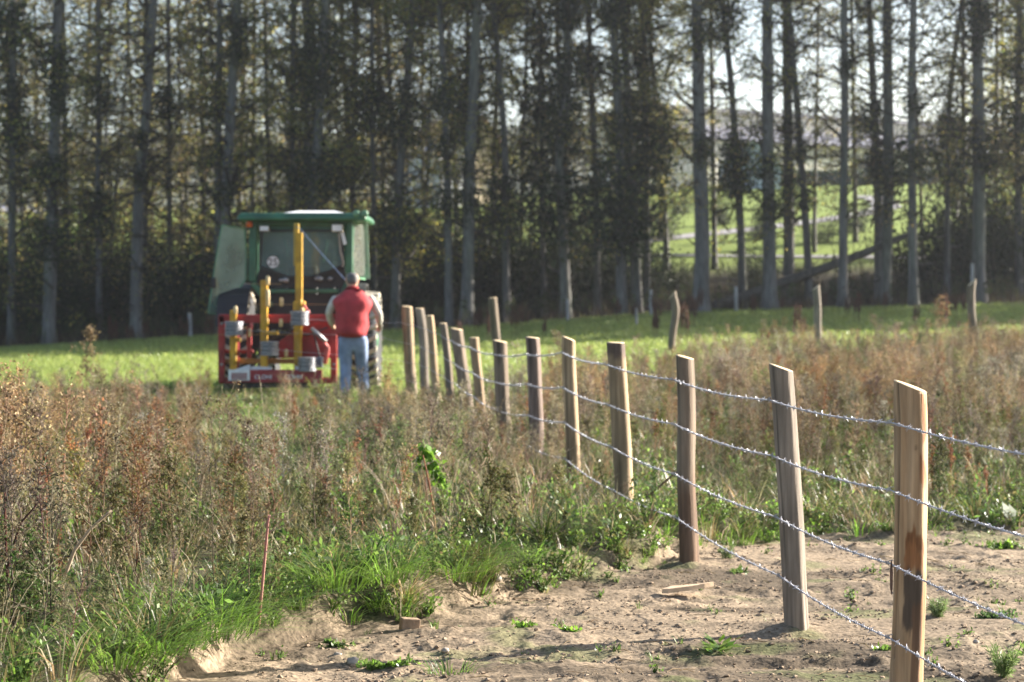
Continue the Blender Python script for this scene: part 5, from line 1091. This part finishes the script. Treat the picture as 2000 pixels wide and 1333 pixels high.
# sign board with lettering and a warning plate
b = MB(); b.box((K(538, 734, -.3).x, K(538, 734, -.3).y, K(538, 735, -.3).z), (1.36, .04, .185)); board = b.build('sign_board', mat('board_red', (.25, .022, .03), .5, 0, .2, 5), machine, .006)
b = MB(); b.box((K(467, 734, -.33).x, K(467, 734, -.33).y, K(467, 733, -.33).z), (.31, .02, .155))
b.build('marker_plate', M_whitep, board)
b = MB()
for k in range(9): b.box(K(453 + k * 3.5, 735, -.345), (.012, .008, .10))
b.build('red_stripe', M_red, board)
M_let = mat('lettering_white', (.62, .60, .66), .6, 0, .05, 9)
text_obj('lettering', 'CLOHI', .085, M_let, board, K(514, 737, -.325), (R(90), 0, 0)); text_obj('lettering', 'COHM', .085, M_let, board, K(573, 737, -.325), (R(90), 0, 0))
b = MB()
b.plate([K(a, c, -.22) for a, c in ((458, 722), (486, 713), (490, 720), (478, 725))], (0, .12, 0)); b.plate([K(a, c, -.2) for a, c in ((480, 723), (495, 716), (530, 718), (530, 724))], (0, .15, 0)); b.plate([K(a, c, -.2) for a, c in ((576, 716), (606, 716), (607, 724), (577, 724))], (0, .15, 0)); b.build('white_cover', M_whitep, machine)
b = MB(); b.box(K(545, 752, -.05), (1.1, .4, .08)); b.build('underframe', M_black, machine)
# red arm with grey ram
b = MB(); b.tube([K(593, 596, -.2), K(600, 606, -.22), K(604, 612, -.22)], .02, 8); b.build('red_lever', M_pinkr, machine)
b = MB(); b.tube([K(608, 641, -.22), K(637, 668, -.22)], .028, 10); ram = b.build('ram', M_steel, machine, 0, True)
b = MB(); b.tube([K(632, 668, -.22), K(640, 680, -.22), K(639, 690, -.22), K(635, 712, -.22)], [.03, .035, .034, .022], 10); b.build('hook_arm', M_pinkr, machine, 0, True)
b = MB(); b.box(K(610, 708, .0), (.3, .2, .16)); b.build('grey_box', mat('blue_grey_box', (.09, .11, .15), .5, 0, .2, 6), machine, .02)
for k, ((px, py, Y), lb) in enumerate(zip(COILS, ('grey coil of barbed wire high on the middle yellow mast', 'grey wire coil on the short left yellow mast', 'grey wire coil low on the second yellow mast', 'grey wire coil lowest behind the sign board'))):
    c = at(px, py, Y - .18); h, r = .205, .125; prof = [(0, .04), (0, r * .95)]
    for q in range(9): prof += [(.005 + q * h / 9, r * 1.0), (.005 + (q + .5) * h / 9, r * .93)]
    prof += [(h, r * .95), (h, .04)]
    g = Geo(); n = 900; th = np.linspace(0, 9 * 2 * np.pi * 2.2, n); zz = h * (.5 + .47 * np.sin(th / 9.7)) ; rr = r * (1 + .04 * rng.normal(size=n)); g.add(*tube(np.stack([rr * np.cos(th), rr * np.sin(th), zz - h / 2], 1), .005, 3, (.3, .3, .31)))
    co = empty('wire_coil', c, 0, lb, 'wire coil', 'coils of barbed wire on the machine')
    b = MB(); b.lathe((0, 0, -h / 2), (0, 0, 1), prof, 24); b.build('windings', mat('coil_grey', (.20, .20, .21), .6, .4, .35, 30, .3), co); g.build('loose_wire', M_wire, co)
# blue cord from mast to the cab corner
b = MB(); b.tube([at(574, 441, MY - .05), at(587, 448, MY - .07), at(625, 492, MY - .15), at(676, 549, MY - .3)], .0042, 6)
tag(b.build('cord', mat('blue_cord', (.16, .24, .42), .6, 0, .1, 9)), 'taut light blue cord slanting down from the tall yellow mast', 'cord')
rng = np.random.default_rng(66)
# ------------------------------------------------------------------ the man
PY = 28.6; PX = wx(690, PY); PZ = H(PX, PY); PR = Vector((PX, PY, PZ))
person = empty('person', PR, 0, 'man seen from behind in a red body warmer and blue jeans, standing by the machine', 'person')
def M_(px, py, dy=0.0): return at(px, py, PY + dy) - PR
def skin_mesh(name, verts, edges, rad, m, sub=2, extra=None):
    me = bpy.data.meshes.new(name); me.from_pydata([tuple(v) for v in verts], edges, []); o = bpy.data.objects.new(name, me); COL.objects.link(o)
    md = o.modifiers.new('skin', 'SKIN'); md.use_smooth_shade = True
    for i, r in enumerate(rad):
        me.skin_vertices[0].data[i].radius = r if isinstance(r, tuple) else (r, r); me.skin_vertices[0].data[i].use_root = (i == 0)
    sb = o.modifiers.new('sub', 'SUBSURF'); sb.levels = sb.render_levels = sub
    bpy.context.view_layer.update(); dg = bpy.context.evaluated_depsgraph_get(); nm = bpy.data.meshes.new_from_object(o.evaluated_get(dg)); nm.name = name
    bpy.data.objects.remove(o); nm.materials.clear(); nm.materials.append(m); nm.polygons.foreach_set('use_smooth', [True] * len(nm.polygons))
    if extra:
        bm = bmesh.new(); bm.from_mesh(nm); extra(bm); bm.to_mesh(nm); bm.free(); nm.polygons.foreach_set('use_smooth', [True] * len(nm.polygons))
    o = bpy.data.objects.new(name, nm); COL.objects.link(o); o.parent = person; return o
M_skin = mat('skin', (.50, .29, .20), .55, 0, .1, 12); M_hair = mat('grey_hair', (.11, .105, .105), .8, 0, .35, 60); M_vest = mat('red_fleece', (.34, .03, .035), .85, 0, .3, 7, .9)
M_shirt = mat('beige_sleeve', (.50, .46, .41), .85, 0, .25, 8, .8); M_jean = mat('blue_denim', (.18, .235, .36), .85, 0, .35, 7, .8); M_boot = mat('grey_boot', (.22, .25, .30), .7, 0, .25, 12)
# body: one surface, pelvis root, spine, head, arms with five fingers, legs
V_, E_, Rd = [], [], []
def add(p, r, par=None):
    V_.append(p); Rd.append(r); i = len(V_) - 1
    if par is not None: E_.append((par, i))
    return i
pel = add(M_(688, 652), (.15, .11)); wa = add(M_(689, 628), (.14, .10), pel); ch = add(M_(690, 598), (.17, .12), wa); nb = add(M_(689, 571), (.09, .075), ch); nk = add(M_(688, 563, .01), (.058, .06), nb)
h1 = add(M_(688, 556, .02), (.07, .085), nk); h2 = add(M_(688, 547, .025), (.085, .10), h1); h3 = add(M_(688, 538, .02), (.078, .092), h2); h4 = add(M_(688, 533, .015), (.045, .055), h3)
def hand(w, d, side, roll):
    """palm and five bent fingers: w wrist index, d pointing direction, side thumb direction"""
    d = Vector(d).normalized(); sd = (Vector(side) - d * d.dot(Vector(side))).normalized(); bend = d.cross(sd) * roll; p0 = Vector(V_[w]); pm = add(p0 + d * .055, (.030, .020), w); pe = add(p0 + d * .085, (.034, .017), pm)
    for k, (off, L_) in enumerate(((.030, .075), (.010, .085), (-.010, .080), (-.030, .062))):
        b0 = Vector(V_[pe]) + sd * off; a = add(b0 + d * .015, .0095, pe); c = add(b0 + d * (.015 + L_ * .45) + bend * .018, .009, a); add(b0 + d * (.010 + L_ * .70) + bend * .055, .008, c)
    t1 = add(p0 + d * .045 + sd * .045, .011, pm); add(p0 + d * .075 + sd * .060 + bend * .03, .009, t1)
sl = add(M_(659, 580), .055, ch); el = add(M_(642, 612, .02), .042, sl); wl = add(M_(650, 640, .24), .029, el); hand(wl, (.25, .9, .05), (.5, -.1, .8), 1)
sr = add(M_(719, 580), .055, ch); er = add(M_(741, 615, .04), .042, sr); wr = add(M_(741, 636, .24), .029, er); hand(wr, (-.05, .85, -.35), (-.6, .2, .6), -1)
for hx, kx, ky, ax_, ay, dy in ((676, 675, 712, 674, 768, -.02), (703, 707, 716, 713, 772, .08)):
    hp = add(M_(hx, 664), .085, pel); kn = add(M_(kx, ky, dy + .05), .058, hp); an = add(M_(ax_, ay, dy), .042, kn); add(M_(ax_ + (0 if hx < 690 else 2), ay + 8, dy + .16), (.04, .03), an)
def face(bm):
    c = M_(688, 546, .025)
    for sx in (-1, 1):
        q = bmesh.ops.create_uvsphere(bm, u_segments=8, v_segments=6, radius=1)
        for v in q['verts']: v.co = Vector((v.co.x * .012, v.co.y * .020, v.co.z * .032)) + c + Vector((sx * .088, 0, -.005))
        q = bmesh.ops.create_uvsphere(bm, u_segments=8, v_segments=6, radius=.012)
        for v in q['verts']: v.co = v.co + c + Vector((sx * .032, .092, .015))
    q = bmesh.ops.create_uvsphere(bm, u_segments=8, v_segments=6, radius=1)
    for v in q['verts']: v.co = Vector((v.co.x * .014, v.co.y * .022, v.co.z * .026)) + c + Vector((0, .105, -.008))
    q = bmesh.ops.create_uvsphere(bm, u_segments=8, v_segments=6, radius=1)
    for v in q['verts']: v.co = Vector((v.co.x * .026, v.co.y * .01, v.co.z * .007)) + c + Vector((0, .088, -.05))
skin_mesh('body', V_, E_, Rd, M_skin, 2, face)
def hair(bm):
    dl = [v for v in bm.verts if v.co.y > M_(688, 546).y + .075]
    for v in dl: v.co.y = M_(688, 546).y + .075
skin_mesh('hair', [M_(688, 558, -.008), M_(688, 547, .004), M_(688, 538, .01), M_(688, 532.5, .008)], [(0, 1), (1, 2), (2, 3)], [(.072, .066), (.091, .097), (.086, .09), (.05, .055)], M_hair, 2, hair)
def widen(bm):
    cx = M_(689, 600).x; zs = M_(689, 578).z
    for v in bm.verts: k = 1 + .24 * min(1, max(0, (zs - v.co.z) / .12 + .5)); v.co.x = cx + (v.co.x - cx) * k; v.co.x += .012 * math.sin(v.co.z * 23 + v.co.x * 9); v.co.y += .010 * math.sin(v.co.z * 31 + 2 * v.co.x)
skin_mesh('body_warmer', [M_(687, 662, -.01), M_(687, 645, -.01), M_(689, 615), M_(689, 590), M_(689, 574), M_(689, 565, .01), M_(661, 576), M_(717, 576)], [(0, 1), (1, 2), (2, 3), (3, 4), (4, 5), (3, 6), (3, 7)], [(.33, .20), (.335, .205), (.33, .20), (.31, .19), (.19, .13), (.10, .095), (.10, .095), (.10, .095)], M_vest, 2, widen)
skin_mesh('collar', [M_(689, 568, .0), M_(689, 557.5, .01)], [(0, 1)], [(.115, .108), (.092, .094)], M_vest, 2)
skin_mesh('sleeve', [M_(660, 578), M_(650, 594), M_(642, 611, .02), M_(649, 636, .21)], [(0, 1), (1, 2), (2, 3)], [.078, .064, .058, .046], M_shirt, 2)
skin_mesh('sleeve', [M_(718, 578), M_(731, 597, .01), M_(741, 615, .04), M_(741, 633, .21)], [(0, 1), (1, 2), (2, 3)], [.078, .064, .056, .046], M_shirt, 2)
skin_mesh('jeans', [M_(689, 648), M_(689, 662, -.01), M_(675, 675), M_(675, 714, .04), M_(674, 768, -.02), M_(704, 675, .02), M_(707, 717, .12), M_(713, 772, .07)], [(0, 1), (1, 2), (2, 3), (3, 4), (1, 5), (5, 6), (6, 7)], [(.20, .14), (.20, .145), (.118, .125), (.088, .092), (.076, .08), (.118, .125), (.088, .092), (.076, .08)], M_jean, 2)
for (ax_, ay, dy) in ((674, 772, -.02), (713, 776, .07)):
    a = M_(ax_, ay, dy); a.z = .10; skin_mesh('boot', [a + Vector((0, -.05, -.045)), a + Vector((0, -.01, .06)), a + Vector((0, .09, -.04)), a + Vector((0, .19, -.055))], [(0, 1), (0, 2), (2, 3)], [(.052, .05), (.05, .05), (.052, .045), (.046, .036)], M_boot, 2)
# ------------------------------------------------------------------ the air
hm = bpy.data.materials.new('haze_air'); hm.use_nodes = True; t = hm.node_tree; t.nodes.clear()
pv = t.nodes.new('ShaderNodeVolumePrincipled'); pv.inputs['Color'].default_value = (.86, .9, 1.0, 1); pv.inputs['Density'].default_value = .00026; pv.inputs['Anisotropy'].default_value = .45
ou = t.nodes.new('ShaderNodeOutputMaterial'); t.links.new(pv.outputs[0], ou.inputs['Volume'])
hz = MB().box((0, 480, 43), (1880, 1100, 100)).build('haze', hm); hz['kind'] = 'stuff'
SC.cycles.volume_bounces = 0
